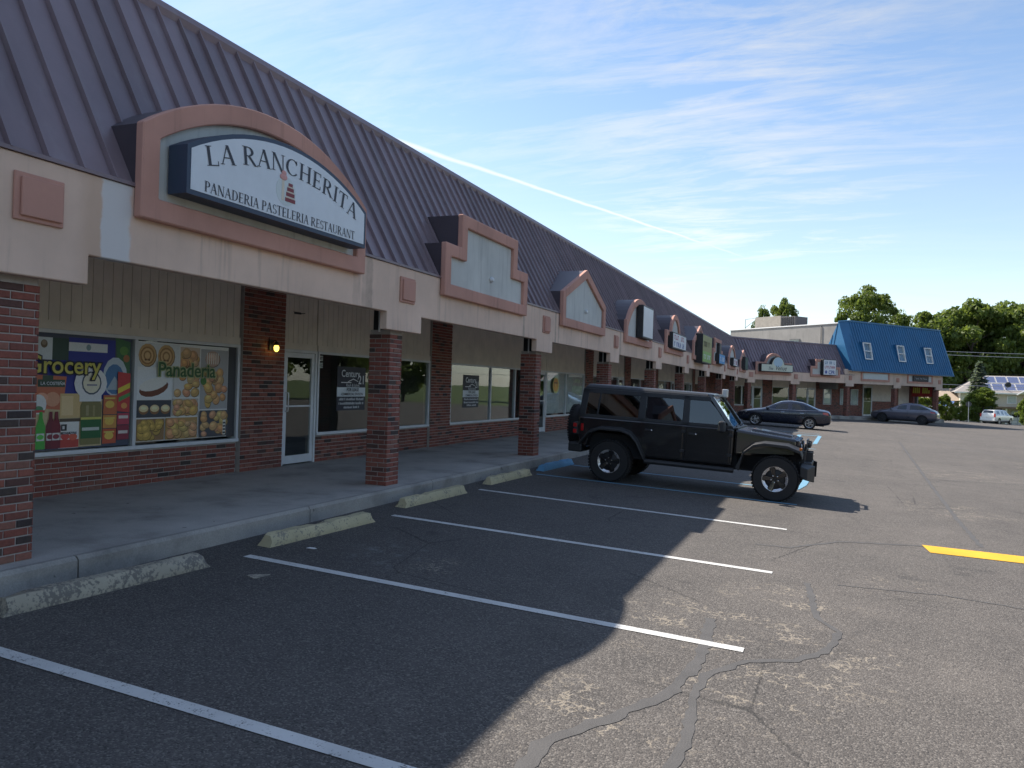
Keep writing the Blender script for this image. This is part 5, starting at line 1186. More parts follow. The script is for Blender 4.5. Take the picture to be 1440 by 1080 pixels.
pp('cowl', MB().box(.66, .80, -.72, .72, 1.19, 1.225), 'black_plastic', J, None, .01)
pp('wiper', MB().tube([(.74, -.45, 1.235), (.70, .0, 1.27)], .012, 5).tube([(.74, .15, 1.235), (.70, .55, 1.27)], .012, 5), 'black_plastic', J)
pp('rear_window', MB().hexa([(-2.215, -.60, 1.25), (-2.20, -.60, 1.25), (-2.215, .60, 1.25), (-2.20, .60, 1.25), (-2.165, -.56, 1.68), (-2.15, -.56, 1.68), (-2.165, .56, 1.68), (-2.15, .56, 1.68)]), 'car_glass', J)
pp('tailgate', MB().box(-2.245, -2.205, -.60, .60, .66, 1.18), 'black_paint', J, None, .015)
for x_ in (.0, -.95):
    for s_ in (-.38, .38): pp('seat', MB().box(x_ - .25, x_ - .12, s_ - .24, s_ + .24, .8, 1.42).box(x_ - .24, x_ - .14, s_ - .13, s_ + .13, 1.415, 1.6), 'black_plastic', J, None, .03)
pp('steering_wheel', MB().lathe([(.17, -.014), (.19, 0), (.17, .014), (.155, 0), (.17, -.014)], 20, 'x', (.33, .38, 1.2)), 'black_plastic', J, 40)
sp_ = wheel(J, 0, 0, .405, .25, 1, 'jeep', .26)
for o in [sp_] + list(sp_.children_recursive):
    o.data.transform(Matrix.Translation((-2.42, 0, .98)) @ Matrix.Rotation(R(90), 4, 'Z') @ Matrix.Translation((0, 0, -.405)))
sp_.name = 'spare_wheel'
pp('spare_carrier', MB().box(-2.32, -2.24, -.12, .12, .86, 1.1), 'black_plastic', J)
for x_ in (-1.504, 1.504):
    for s_ in (-1, 1): wheel(J, x_, s_ * .80, .395, .27, s_, 'jeep', .222, rot=.35 + x_)
pp('axle', MB().tube([(-1.504, -.7, .40), (-1.504, .7, .40)], .06, 8).tube([(1.504, -.7, .40), (1.504, .7, .40)], .06, 8).ball((1.504, .1, .40), .14, .16, .14).ball((-1.504, .0, .40), .14, .16, .14), 'metal_dark', J, 40)
fb = pp('front_bumper', MB().hexa([(1.97, -.62, .50), (2.20, -.50, .56), (1.97, .62, .50), (2.20, .50, .56), (1.97, -.62, .72), (2.22, -.48, .70), (1.97, .62, .72), (2.22, .48, .70)]), 'black_plastic', J, None, .02)
for s_ in (-1, 1): pp('bumper_wing', MB().hexa([(1.98, s_ * .62, .42), (2.24, s_ * .50, .36), (1.98, s_ * .90, .48), (2.12, s_ * .90, .42), (1.98, s_ * .62, .70), (2.24, s_ * .50, .66), (1.98, s_ * .90, .66), (2.12, s_ * .90, .62)]), 'black_plastic', fb, None, .015)
pp('winch', MB().lathe([(0, -.16), (.07, -.16), (.07, .16), (0, .16)], 14, 'y', (2.14, 0, .78)).box(2.05, 2.23, -.24, -.17, .70, .87).box(2.05, 2.23, .17, .24, .70, .87), 'metal_dark', fb)
pp('grille_guard', MB().tube([(2.08, -.34, .70), (2.10, -.34, 1.02), (2.10, -.28, 1.07), (2.10, .28, 1.07), (2.10, .34, 1.02), (2.08, .34, .70)], .026, 8).tube([(2.10, -.33, .92), (2.10, .33, .92)], .02, 8), 'metal_dark', fb, 40)
for s_ in (-1, 1):
    pl_ = pp('fog_lamp', MB().lathe([(0, .05), (.05, .045), (.055, 0), (.03, -.05)], 12, 'x', (2.14, s_ * .22, 1.0)), 'black_plastic', fb, 40)
    pp('lens', MB().lathe([(0, .054), (.045, .05)], 12, 'x', (2.14, s_ * .22, 1.0)), 'clear_lens', pl_)
pp('rear_bumper', MB().box(-2.38, -2.1, -.80, .80, .50, .68), 'black_plastic', J, None, .03)
pp('tow_hitch', MB().box(-2.52, -2.38, -.04, .04, .46, .53).tube([(-2.49, 0, .53), (-2.49, 0, .58)], .015, 6).ball((-2.49, 0, .60), .028, .028, .028, 8, 6), 'metal_dark', J)
# square work light on the windscreen frame, far side, catching the sun
wl_ = pp('work_light', MB().box(.30, .40, .50, .68, 1.74, 1.90), 'metal_light', J, None, .015)
pp('bracket', MB().tube([(.36, .62, 1.74), (.38, .66, 1.69)], .014, 6), 'metal_dark', wl_)

for o in J.children_recursive:      # short nose: grille a third of a metre ahead of the axle
    n_ = o.name.split('.')[0]
    k = {'hood': .80, 'hood_bulge': .80, 'grille': .80, 'grille_slot': .80, 'headlight': .80, 'bezel': .80, 'marker_light': .86, 'splash_panel': .86, 'front_flare': .88, 'front_bumper': .86, 'bumper_wing': .90, 'winch': .84, 'grille_guard': .84, 'fog_lamp': .84, 'lens': .84}.get(n_)
    if k and not o.data.get('nose'):
        for v in o.data.vertices:
            if v.co.x > 1.2: v.co.x = 1.2 + (v.co.x - 1.2) * k
        o.data['nose'] = 1
# --- lofted road cars
def loft_car(root, st, paint, glass_side, ws, rs, wb, wr, rim_style, wx=None, track=.78, arch=None, sub=2):
    """st: list of (x, zbot, zbelt, ztop, w, wroof); glass_side: set of span indices with side glass; ws, rs: spans of front and rear screens"""
    bm = bmesh.new(); rows = []
    for (x, zb, zl, zt, w, wt) in st:
        gh = zt - zl
        h = [(0, zb), (w * .80, zb), (w * .97, zb + .10), (w, zb + (zl - zb) * .55), (w * .985, zl - .03), (w * .955, zl + .015 if gh > .2 else zl + gh * .3)]
        h += [(wt + .04, zt - .07 if gh > .2 else zl + gh * .6), (wt - .03, zt - .01), (wt * .5, zt + .02), (0, zt + .03)]
        ring = [bm.verts.new((x, y, z)) for y, z in h] + [bm.verts.new((x, -y, z)) for y, z in h[-2:0:-1]]
        rows.append(ring)
    n = len(rows[0]); half = 10
    for i in range(len(rows) - 1):
        for k in range(n):
            k2 = (k + 1) % n; f = bm.faces.new((rows[i][k], rows[i][k2], rows[i + 1][k2], rows[i + 1][k])); m = 0
            kk = k if k < half - 1 else n - 1 - k
            if kk == 5 and i in glass_side: m = 1
            if kk in (7, 8) and i in ws + rs: m = 1
            f.material_index = m
    bm.faces.new(rows[0]); bm.faces.new(rows[-1][::-1])
    bmesh.ops.recalc_face_normals(bm, faces=bm.faces)
    me = bpy.data.meshes.new('b'); bm.to_mesh(me); bm.free()
    for mt in (paint, M['car_glass'], M['dark']): me.materials.append(mt)
    ob = bpy.data.objects.new('b', me); COL.objects.link(ob)
    md = ob.modifiers.new('s', 'SUBSURF'); md.levels = sub; md.render_levels = sub
    cut = MB(); R_ = arch or wr * 1.13
    for x in (wx or (wb / 2, -wb / 2)):
        for s_ in (-1, 1): cut.lathe([(0, -.22), (R_, -.22), (R_, .45), (0, .45)] if s_ > 0 else [(0, -.45), (R_, -.45), (R_, .22), (0, .22)], 36, 'y', (x, s_ * track, wr))
    cm = cut.mesh('c', [M['dark']]); co = bpy.data.objects.new('c', cm); COL.objects.link(co)
    for p in cm.polygons: p.material_index = 0
    bo = ob.modifiers.new('w', 'BOOLEAN'); bo.object = co; bo.operation = 'DIFFERENCE'; bo.solver = 'EXACT'
    dg = bpy.context.evaluated_depsgraph_get(); dg.update(); full = bpy.data.meshes.new_from_object(ob.evaluated_get(dg))
    bpy.data.objects.remove(ob); bpy.data.objects.remove(co)
    mats = [mm.name if mm else '' for mm in full.materials]
    gi = mats.index('car_glass')
    # body = everything but the glass; each glass island = one window
    bm = bmesh.new(); bm.from_mesh(full); isl = []; seen = set()
    for f in bm.faces:
        if f.material_index == gi and f.index not in seen:
            comp = []; stk = [f]; seen.add(f.index)
            while stk:
                c = stk.pop(); comp.append(c)
                for e in c.edges:
                    for g_ in e.link_faces:
                        if g_.material_index == gi and g_.index not in seen: seen.add(g_.index); stk.append(g_)
            isl.append(comp)
    for comp in isl:
        if len(comp) < 3: continue
        mb = MB(); ids = {}
        for f in comp:
            q_ = []
            for v in f.verts:
                if v.index not in ids: ids[v.index] = len(mb.v); mb.v.append(tuple(v.co + v.normal * .001))
                q_.append(ids[v.index])
            mb.f.append(q_); mb.m.append(0)
        nm = 'side_window' if abs(sum(v[1] for v in mb.v) / len(mb.v)) > .3 else 'windscreen'
        part(nm, mb, M['car_glass'], root, 60, world=False)
    bmesh.ops.delete(bm, geom=[f for f in bm.faces if f.material_index == gi], context='FACES')
    for f in bm.faces: f.smooth = True
    for e in bm.edges:
        if len(e.link_faces) == 2 and e.calc_face_angle(0) > R(38): e.smooth = False
    bm.to_mesh(full); bm.free(); body = place('body', full, root)
    for x in (wx or (wb / 2, -wb / 2)):
        for s_ in (-1, 1): wheel(root, x, s_ * track, wr, .21, s_, rim_style, wr * .68, rot=x)
    part('underbody', MB().box(st[-1][0] + .35, st[0][0] - .35, -.62, .62, .20, .42), M['dark'], root, world=False)
    for x_ in (.15, -.75):
        for s_ in (-.36, .36): part('seat', MB().box(x_ - .28, x_ - .12, s_ - .22, s_ + .22, .45, 1.02).box(x_ - .26, x_ - .16, s_ - .11, s_ + .11, 1.015, 1.18), M['black_plastic'], root, world=False)
    return body
def line_on(root, pts, w=.007): return part('door_seam', MB().tube(pts, w, 5), M['dark'], root, world=False)
# dark blue sedan, nose towards the shops
sx, sy = -2.46, 45.62
sedan = thing('sedan', 'dark blue four door sedan with silver alloy wheels parked nose to the shops', 'car', (sx, sy, H(sx, sy)), rot=(0, -math.atan(.038), R(181)))
SED = [(2.42, .36, .60, .64, .50, .40), (2.36, .30, .64, .69, .68, .52), (2.18, .24, .69, .76, .82, .60), (1.70, .20, .78, .88, .90, .68), (1.10, .19, .86, .96, .915, .72), (.98, .19, .88, .985, .915, .73), (.30, .19, .91, 1.33, .915, .60), (.12, .19, .915, 1.405, .915, .575), (-.30, .19, .93, 1.455, .915, .565), (-.38, .19, .93, 1.455, .915, .565), (-.90, .19, .95, 1.42, .915, .56), (-1.12, .19, .96, 1.37, .915, .56), (-1.78, .20, .985, 1.095, .905, .66), (-1.92, .21, .985, 1.08, .90, .68), (-2.26, .25, .97, 1.05, .86, .66), (-2.40, .32, .86, .95, .78, .60), (-2.45, .40, .70, .78, .66, .5)]
loft_car(sedan, SED, M['navy_paint'], {6, 7, 9, 10, 11}, (5, 6), (11,), 2.776, .325, 'alloy', wx=(1.40, -1.376), track=.80)
for s_ in (-1, 1):
    part('headlight', MB().hexa([(2.02, s_ * .66, .62), (2.34, s_ * .52, .60), (1.90, s_ * .855, .66), (2.20, s_ * .76, .62), (2.0, s_ * .66, .745), (2.28, s_ * .52, .69), (1.86, s_ * .85, .765), (2.14, s_ * .76, .72)]), M['clear_lens'], sedan, world=False)
    part('tail_light', MB().hexa([(-2.43, s_ * .46, .80), (-2.30, s_ * .46, .80), (-2.30, s_ * .84, .80), (-2.02, s_ * .905, .86), (-2.40, s_ * .46, .95), (-2.28, s_ * .46, .95), (-2.26, s_ * .84, .96), (-2.0, s_ * .895, .955)]), M['red_lens'], sedan, world=False)
    mr = part('mirror', MB().ball((.78, s_ * 1.0, .99), .10, .07, .07), M['navy_paint'], sedan, 50, world=False)
    part('mirror_stalk', MB().tube([(.80, s_ * .88, .93), (.79, s_ * .97, .97)], .02, 6), M['black_plastic'], mr, world=False)
    for x_ in (.02, -.95): part('door_handle', MB().tube([(x_ - .10, s_ * .925, .83), (x_ - .05, s_ * .945, .835), (x_ + .05, s_ * .945, .835), (x_ + .10, s_ * .925, .83)], .014, 6), M['chrome'], sedan, 40, world=False)
    for pts in ([(1.0, .86), (.98, .30)], [(-.33, .91), (-.33, .3)], [(-1.25, .95), (-1.08, .62), (-1.02, .42)]): line_on(sedan, [(x_, s_ * (.905 if z_ > .5 else .905), z_) for x_, z_ in pts])
    part('window_trim', MB().tube([(1.0, s_ * .86, .93), (.1, s_ * .885, .945), (-.9, s_ * .885, .975), (-1.62, s_ * .84, 1.015), (-1.78, s_ * .80, 1.06), (-1.5, s_ * .72, 1.16)], .011, 5), M['chrome'], sedan, 40, world=False)
part('rear_bumper', MB().tube([(-2.40, -.7, .55), (-2.47, -.3, .56), (-2.47, .3, .56), (-2.40, .7, .55)], .03, 6), M['navy_paint'], sedan, 40, world=False)
part('licence_plate', MB().box(-2.475, -2.455, -.16, .16, .66, .76), M['white'], sedan, world=False)
part('grille', MB().tube([(2.40, -.42, .52), (2.46, -.1, .54), (2.46, .1, .54), (2.40, .42, .52)], .035, 6), M['metal_dark'], sedan, 40, world=False)
# grey crossover in front of the blue-roofed building
tx, ty = 5.5, 72.0
cross = thing('crossover_car', 'metallic grey sloping roof crossover car parked at the kerb below the blue roof', 'car', (tx, ty, H(tx, ty)), rot=(0, -math.atan(.034), R(180 - 14)))
CRO = [(2.42, .42, .66, .70, .50, .4), (2.34, .34, .72, .78, .72, .56), (2.10, .27, .79, .88, .88, .64), (1.60, .24, .90, 1.02, .97, .72), (1.15, .23, .98, 1.10, .99, .76), (1.0, .23, 1.0, 1.13, .99, .77), (.25, .23, 1.03, 1.52, .99, .64), (.05, .23, 1.035, 1.60, .99, .61), (-.38, .23, 1.05, 1.67, .99, .60), (-.47, .23, 1.05, 1.675, .99, .60), (-1.10, .23, 1.08, 1.64, .99, .60), (-1.32, .24, 1.09, 1.59, .985, .60), (-2.12, .27, 1.13, 1.235, .96, .68), (-2.24, .29, 1.13, 1.22, .95, .68), (-2.50, .36, 1.02, 1.10, .88, .62), (-2.58, .46, .84, .92, .76, .5)]
loft_car(cross, CRO, M['grey_paint'], {6, 7, 9, 10, 11}, (5, 6), (11,), 2.965, .37, 'dark', wx=(1.46, -1.50), track=.85)
for s_ in (-1, 1):
    part('headlight', MB().hexa([(1.95, s_ * .70, .76), (2.30, s_ * .55, .72), (1.85, s_ * .90, .80), (2.12, s_ * .82, .74), (1.93, s_ * .70, .87), (2.24, s_ * .55, .79), (1.82, s_ * .89, .90), (2.06, s_ * .82, .84)]), M['clear_lens'], cross, world=False)
    part('tail_light', MB().hexa([(-2.56, s_ * .35, .98), (-2.40, s_ * .35, .98), (-2.42, s_ * .90, .98), (-2.10, s_ * .975, 1.0), (-2.54, s_ * .35, 1.05), (-2.38, s_ * .35, 1.05), (-2.40, s_ * .88, 1.07), (-2.08, s_ * .96, 1.08)]), M['red_lens'], cross, world=False)
    part('mirror', MB().ball((.80, s_ * 1.08, 1.13), .11, .08, .08), M['grey_paint'], cross, 50, world=False)
    part('window_trim', MB().tube([(1.0, s_ * .93, 1.05), (.0, s_ * .955, 1.07), (-1.2, s_ * .955, 1.12), (-1.95, s_ * .88, 1.17)], .011, 5), M['chrome'], cross, 40, world=False)
    for pts in ([(.95, 1.0), (.9, .36)], [(-.42, 1.04), (-.42, .36)], [(-1.5, 1.08), (-1.2, .7)]): line_on(cross, [(x_, s_ * .985, z_) for x_, z_ in pts])
part('licence_plate', MB().box(-2.60, -2.57, -.16, .16, .74, .85), M['white'], cross, world=False)
# white full-size suv on the lower drive
vx, vy = 20.6, 121.8
VAN = [(2.70, .48, .84, .88, .70, .6), (2.62, .40, 1.0, 1.06, .88, .7), (2.35, .34, 1.06, 1.14, .97, .78), (1.50, .32, 1.12, 1.22, 1.0, .82), (1.35, .32, 1.14, 1.25, 1.0, .83), (.72, .32, 1.16, 1.78, 1.0, .70), (.55, .32, 1.16, 1.86, 1.0, .68), (-.05, .32, 1.17, 1.89, 1.0, .68), (-.15, .32, 1.17, 1.89, 1.0, .68), (-1.1, .32, 1.17, 1.89, 1.0, .68), (-1.22, .32, 1.17, 1.89, 1.0, .68), (-2.35, .32, 1.18, 1.87, 1.0, .68), (-2.52, .32, 1.18, 1.84, .99, .66), (-2.72, .36, 1.17, 1.42, .97, .74), (-2.78, .42, 1.08, 1.14, .94, .8)]
van = thing('sport_utility_vehicle', 'white full-size sport utility vehicle on the drive below the house', 'car', (vx, vy, H(vx, vy)), rot=(0, 0, R(57)))
loft_car(van, VAN, M['white_paint_car'], {5, 6, 8, 10}, (4, 5), (12,), 3.3, .40, 'alloy', wx=(1.62, -1.66), track=.86)
for s_ in (-1, 1):
    part('tail_light', MB().box(-2.80, -2.68, s_ * .86 - .09, s_ * .86 + .09, .95, 1.4), M['red_lens'], van, world=False)
    part('headlight', MB().box(2.5, 2.66, s_ * .72 - .14, s_ * .72 + .14, .86, 1.02), M['clear_lens'], van, world=False)
    part('mirror', MB().ball((1.0, s_ * 1.12, 1.26), .12, .1, .1), M['black_plastic'], van, 50, world=False)
part('rear_bumper', MB().box(-2.90, -2.7, -.9, .9, .46, .66), M['white_paint_car'], van, world=False)
part('licence_plate', MB().box(-2.80, -2.77, -.18, .18, .84, .96), M['metal_light'], van, world=False)
# red pickup-like car across the lot (seen only in the shop glass)
rx_, ry_ = 15.5, 21.0
red = thing('red_car', 'red car parked across the lot by the yellow kerb', 'car', (rx_, ry_, H(rx_, ry_)), rz=R(96))
loft_car(red, SED, M['red_paint'], {6, 7, 9, 10, 11}, (5, 6), (11,), 2.776, .325, 'alloy', wx=(1.40, -1.376), track=.80)

# ------------------------------------------------------------------ trees
def leaf_mat(name, a, b_, c_):
    m = bpy.data.materials.new(name); m.use_nodes = True; nt = m.node_tree; nt.nodes.clear(); q = NB(nt)
    out = q.new('ShaderNodeOutputMaterial'); r_ = q.new('ShaderNodeNewGeometry').outputs['Random Per Island']
    col = q.ramp(r_, [(0.0, a), (0.5, b_), (1.0, c_)])
    d = q.new('ShaderNodeBsdfPrincipled'); d.inputs['Roughness'].default_value = .55; q.L.new(col, d.inputs['Base Color'])
    t = q.new('ShaderNodeBsdfTranslucent'); q.L.new(q.mix(0.5, col, (.16, .20, .02)), t.inputs[0])
    mx = q.new('ShaderNodeMixShader'); mx.inputs[0].default_value = .55; q.L.new(d.outputs[0], mx.inputs[1]); q.L.new(t.outputs[0], mx.inputs[2]); q.L.new(mx.outputs[0], out.inputs[0]); return m
M['leaf'] = leaf_mat('leaf_green', (.062, .10, .018), (.125, .185, .038), (.20, .25, .058))
M['leaf_yellow'] = leaf_mat('leaf_lime', (.07, .12, .014), (.13, .19, .025), (.20, .25, .04))
M['leaf_blue'] = leaf_mat('needle_blue', (.10, .135, .125), (.16, .205, .195), (.23, .28, .27))
M['bark'] = plain('bark', (.075, .058, .045), .95, 0, .25, 6, .8, 30)
def crown_mesh(name, seed, w, h, n_cl, n_leaf, leaf, mat, base=0.0):
    """crown: clumps of small leaves spread over an uneven ellipsoid; origin at crown base centre"""
    rnd = random.Random(seed); v = []; f = []
    lobes = [(rnd.uniform(0, 6.28), rnd.uniform(.1, .95), rnd.uniform(.72, 1.12)) for _ in range(9)]
    cl = []
    while len(cl) < n_cl:
        th = rnd.uniform(0, 2 * math.pi); u = rnd.uniform(-1, 1); rad = rnd.uniform(.25, 1) ** .45
        prof = math.sqrt(max(0, 1 - u * u)) * (1.0 if u < .1 else 1.0)
        k = 1.0
        for a, uu, s_ in lobes:
            dd = math.cos(th - a) * .5 + .5; k *= 1 + (s_ - 1) * dd ** 3 * (1 - min(1, abs((u + 1) / 2 - uu) * 2))
        x, y, z = w * prof * rad * k * math.cos(th), w * prof * rad * k * math.sin(th), h * (.5 + .5 * u * (rad * .3 + .7) * k)
        cl.append((x, y, z, rnd.uniform(.55, 1.25) * w * .19))
    per = n_leaf // n_cl
    for x, y, z, r_ in cl:
        for _ in range(per):
            while True:
                p = Vector((rnd.uniform(-1, 1), rnd.uniform(-1, 1), rnd.uniform(-1, 1)))
                if p.length < 1: break
            p = p * (p.length ** -.25 if p.length > .05 else 1); c = Vector((x, y, z)) + Vector((p.x * r_ * 1.15, p.y * r_ * 1.15, p.z * r_ * .72))
            n_ = (p * .6 + Vector((rnd.gauss(0, .6), rnd.gauss(0, .6), rnd.gauss(.35, .6)))).normalized(); a = n_.orthogonal().normalized(); a.rotate(Matrix.Rotation(rnd.uniform(0, 6.28), 3, n_)); b2 = n_.cross(a)
            s_ = leaf * rnd.uniform(.6, 1.3); i = len(v)
            v += [tuple(c - a * s_), tuple(c + b2 * s_ * .55 + n_ * s_ * .12), tuple(c + a * s_), tuple(c - b2 * s_ * .55 + n_ * s_ * .12)]; f += [(i, i + 1, i + 2), (i, i + 2, i + 3)]
    me = bpy.data.meshes.new(name); me.from_pydata(v, [], f); me.materials.append(mat); return me
def trunk_mb(h, r_, crown_w, seed, fork=.45):
    rnd = random.Random(seed); mb = MB()
    mb.tube([(0, 0, -.4), (0, 0, h * .15), (rnd.uniform(-.02, .02), rnd.uniform(-.02, .02), h * .5), (rnd.uniform(-.04, .04), rnd.uniform(-.04, .04), h * .92)], [r_ * 1.35, r_, r_ * .65, r_ * .12], 9)
    for i in range(9):
        a = i * 2.4 + rnd.uniform(-.3, .3); z = h * (fork - .12 + .05 * i); l = crown_w * rnd.uniform(.55, .85)
        mb.tube([(0, 0, z), (math.cos(a) * l * .45, math.sin(a) * l * .45, z + l * .4), (math.cos(a) * l, math.sin(a) * l, z + l * .8)], [r_ * .38, r_ * .22, r_ * .05], 6)
    return mb
_tp = {}
def tree(kind, x, y, h, w, label, group=None, name='tree', rz=0.0, cb=.22, n=16000, z=None, mat='leaf', leaf=None, dy=1.0):
    key = (kind, mat)
    if key not in _tp:
        _tp[key] = (crown_mesh('crown', kind, 1.0, 2.0, 95 if n > 6000 else 45, n, leaf or .052, M[mat]), trunk_mb(1.0, .022, .24, kind).mesh('trunk', M['bark'], 50))
    t_ = thing(name, label, 'tree' if name != 'shrub' else 'shrub', (x, y, H(x, y) - .05 if z is None else z), rz, group)
    c = place('crown', _tp[key][0], t_, (0, 0, h * cb)); c.scale = (w, w * dy, h * (1 - cb) / 2.0)
    k = place('trunk', _tp[key][1], t_); k.scale = (h * .9, h * .9, h * .92)
    return t_
BG = 'broad trees behind the house'
tree(1, 16.2, 167.0, 20.0, 7.0, 'dark broadleaf tree rising directly beyond the blue roof edge', BG, rz=.4, cb=.08)
tree(2, 24.5, 172.0, 23.0, 8.6, 'tallest broadleaf tree behind the house with solar panels', BG, rz=2.0, cb=.08, n=22000)
tree(3, 33.5, 176.0, 24.0, 8.8, 'broad tree behind the house roof ridge, right of the tallest one', BG, rz=4.2, cb=.08, n=22000)
tree(1, 42.5, 175.0, 22.0, 8.4, 'broad tree behind the far gable of the house', BG, rz=1.2, cb=.08)
tree(2, 20.0, 186.0, 16.5, 8.0, 'lower dark tree filling the gap behind the house', BG, rz=5.0, cb=.05)
tree(3, 29.0, 190.0, 17.0, 9.0, 'lower dark tree far behind the ridge', BG, rz=.2, cb=.05)
tree(4, 3.9, 127.0, 18.0, 4.6, 'rounded light green tree rising above the blue mansard roof', rz=.5, cb=.30, mat='leaf')
tree(5, 9.2, 131.0, 15.6, 3.4, 'smaller light green tree beside the one above the blue roof', rz=2.5, cb=.30, n=9000)
tree(4, -6.2, 106.0, 13.6, 2.0, 'thin tree top peeping over the rooftop air unit', rz=1.0, cb=.4, n=9000)
tree(5, -8.6, 107.0, 13.0, 1.6, 'small pointed tree top left of the rooftop air unit', rz=2.0, cb=.4, n=9000)
# undergrowth seen through the arch
for i, (x, y, h, w) in enumerate(((9.6, 97.0, 3.6, 1.9), (12.3, 103.0, 3.0, 0.9), (7.6, 101.0, 4.6, 2.6))):
    tree(6, x, y, h, w, ('sunlit yellow-green bush seen through the brick archway', 'yellow-green bush beside the end of the shops', 'tall yellow-green bush behind the brick archway')[i], None, 'shrub', rz=i * 1.7, cb=.02, n=9000, mat='leaf_yellow', leaf=.07)
tree(6, 19.2, 127.4, 4.5, 2.1, 'bushy green tree in front of the house below the blue spruce', None, 'tree', cb=.04, n=9000, mat='leaf', leaf=.07)
tree(7, 19.8, 127.2, 5.0, 1.8, 'lime topped shrub in front of the house', None, 'shrub', cb=.45, n=7000, mat='leaf_yellow', leaf=.07)
tree(7, 16.6, 124.5, 2.9, 1.4, 'low yellow-green bush beside the sign post', None, 'shrub', cb=.02, n=7000, mat='leaf_yellow', leaf=.07)
tree(6, 29.5, 150.0, 4.6, 1.6, 'small green shrub at the garage corner', None, 'shrub', cb=.02, n=9000, mat='leaf_yellow', leaf=.07)
# blue spruce
def spruce(x, y, h, w, label):
    t_ = thing('spruce_tree', label, 'tree', (x, y, H(x, y) - .05)); rnd = random.Random(21); v = []; f = []
    tiers = 24
    for i in range(tiers):
        t = i / (tiers - 1); z = h * (.08 + .9 * t); rad = w * (1 - t) ** .85 * rnd.uniform(.9, 1.1) + .08
        for k in range(int(12 + 16 * (1 - t))):
            a = rnd.uniform(0, 6.28); L_ = rad * rnd.uniform(.75, 1.1)
            zj = rnd.uniform(-.02, .02) * h
            for j in range(20):
                s_ = (j + rnd.random()) / 20; c = Vector((math.cos(a) * L_ * s_, math.sin(a) * L_ * s_, z + zj - L_ * .28 * s_ + L_ * .12 * s_ * s_))
                n_ = Vector((rnd.gauss(0, .5), rnd.gauss(0, .5), 1)).normalized(); d = (Vector((math.cos(a), math.sin(a), 0)) + Vector((rnd.gauss(0, .6), rnd.gauss(0, .6), rnd.gauss(0, .25)))).normalized(); b2 = n_.cross(d).normalized(); q_ = .42 * rnd.uniform(.6, 1.3)
                i0 = len(v); v += [tuple(c - b2 * q_ * .3), tuple(c + d * q_), tuple(c + b2 * q_ * .3), tuple(c - d * q_ * .3)]; f += [(i0, i0 + 1, i0 + 2), (i0, i0 + 2, i0 + 3)]
    me = bpy.data.meshes.new('crown'); me.from_pydata(v, [], f); me.materials.append(M['leaf_blue']); place('crown', me, t_)
    part('trunk', MB().tube([(0, 0, -.4), (0, 0, h * .95)], [.2, .03], 8), M['bark'], t_, 50, world=False); return t_
spruce(19.9, 132.3, 8.8, 2.7, 'conical blue spruce standing in front of the house')
# trees on the right of the lot, outside the frame: they show in the shop and car glass
for i, (x, y, h, w) in enumerate(((44, 8, 13, 6), (47, 20, 16, 7), (45, 33, 12, 6), (48, 46, 17, 7.5), (45, 60, 13, 6.5), (48, 75, 16, 7.5), (46, 90, 14, 7), (50, -8, 15, 7), (46, 110, 15, 7))):
    tree((1, 2, 3)[i % 3], x, y, h, w, ('broadleaf tree on the verge opposite the shops', )[0], 'trees on the verge opposite the shops', rz=i * 1.1, cb=.15)
for i, (x, y, h, w) in enumerate(((-22, -62, 11, 6.5), (-10, -68, 13, 7), (2, -64, 10, 6.5), (14, -70, 13, 7.5), (27, -63, 11, 7), (40, -66, 13, 7.5), (52, -50, 13, 7.5), (54, -30, 14, 7.5))):
    tree((2, 3, 1)[i % 3], x, y, h, w, 'broadleaf tree across the road from the end of the lot', 'trees across the road', rz=i * .9, cb=.08)
kb_ = MB()
kb_.add([(17.6, 14, H(17.6, 14)), (17.8, 14, H(17.6, 14)), (17.8, 34, H(17.6, 34)), (17.6, 34, H(17.6, 34)), (17.6, 14, H(17.6, 14) + .15), (17.8, 14, H(17.6, 14) + .15), (17.8, 34, H(17.6, 34) + .15), (17.6, 34, H(17.6, 34) + .15)], [(0, 1, 2, 3), (4, 5, 6, 7), (0, 1, 5, 4), (1, 2, 6, 5), (2, 3, 7, 6), (3, 0, 4, 7)])
tag(part('yellow_kerb', kb_, M['paint_yellow'], lot))

# ------------------------------------------------------------------ house, wires, sign
hs = thing('house', 'cream two storey house with solar panels on its grey roof and a garage', 'house', (25.5, 158.0, H(25.5, 158)))
HG = H(25.5, 158) - .3
def hp(name, mb, mat, parent=None): return part(name, mb, M[mat] if isinstance(mat, str) else mat, parent or hs)
CREAMW = plain('house_cream', (.56, .52, .42), .8, 0, .06, 2); ROOFG = plain('house_roof', (.26, .24, .23), .85, 0, .15, 6); SOL = plain('solar_cell', (.10, .12, .22), .22, .2, .1, 2, coat=.8)
wl = hp('wall', MB().box(20.6, 38, 155, 165, HG, 2.75), CREAMW)
for k in range(22): hp('clapboard', MB().box(20.58, 38, 154.96 , 154.995, HG + .25 * k, HG + .25 * k + .235), CREAMW, wl)
rfh = hp('roof', MB().add([(19.6, 154.2, 2.70), (38.8, 154.2, 2.70), (38.8, 166, 2.70), (19.6, 166, 2.70), (24.3, 160, 5.75), (38.8, 160, 5.75)], [(0, 1, 5, 4), (2, 3, 4, 5), (3, 0, 4), (1, 2, 5), (0, 3, 2, 1)]), ROOFG)
hp('eave_board', MB().box(19.6, 38.8, 154.1, 154.2, 2.52, 2.76), 'white', rfh)
sol = plain('solar_frame', (.62, .62, .62), .4)
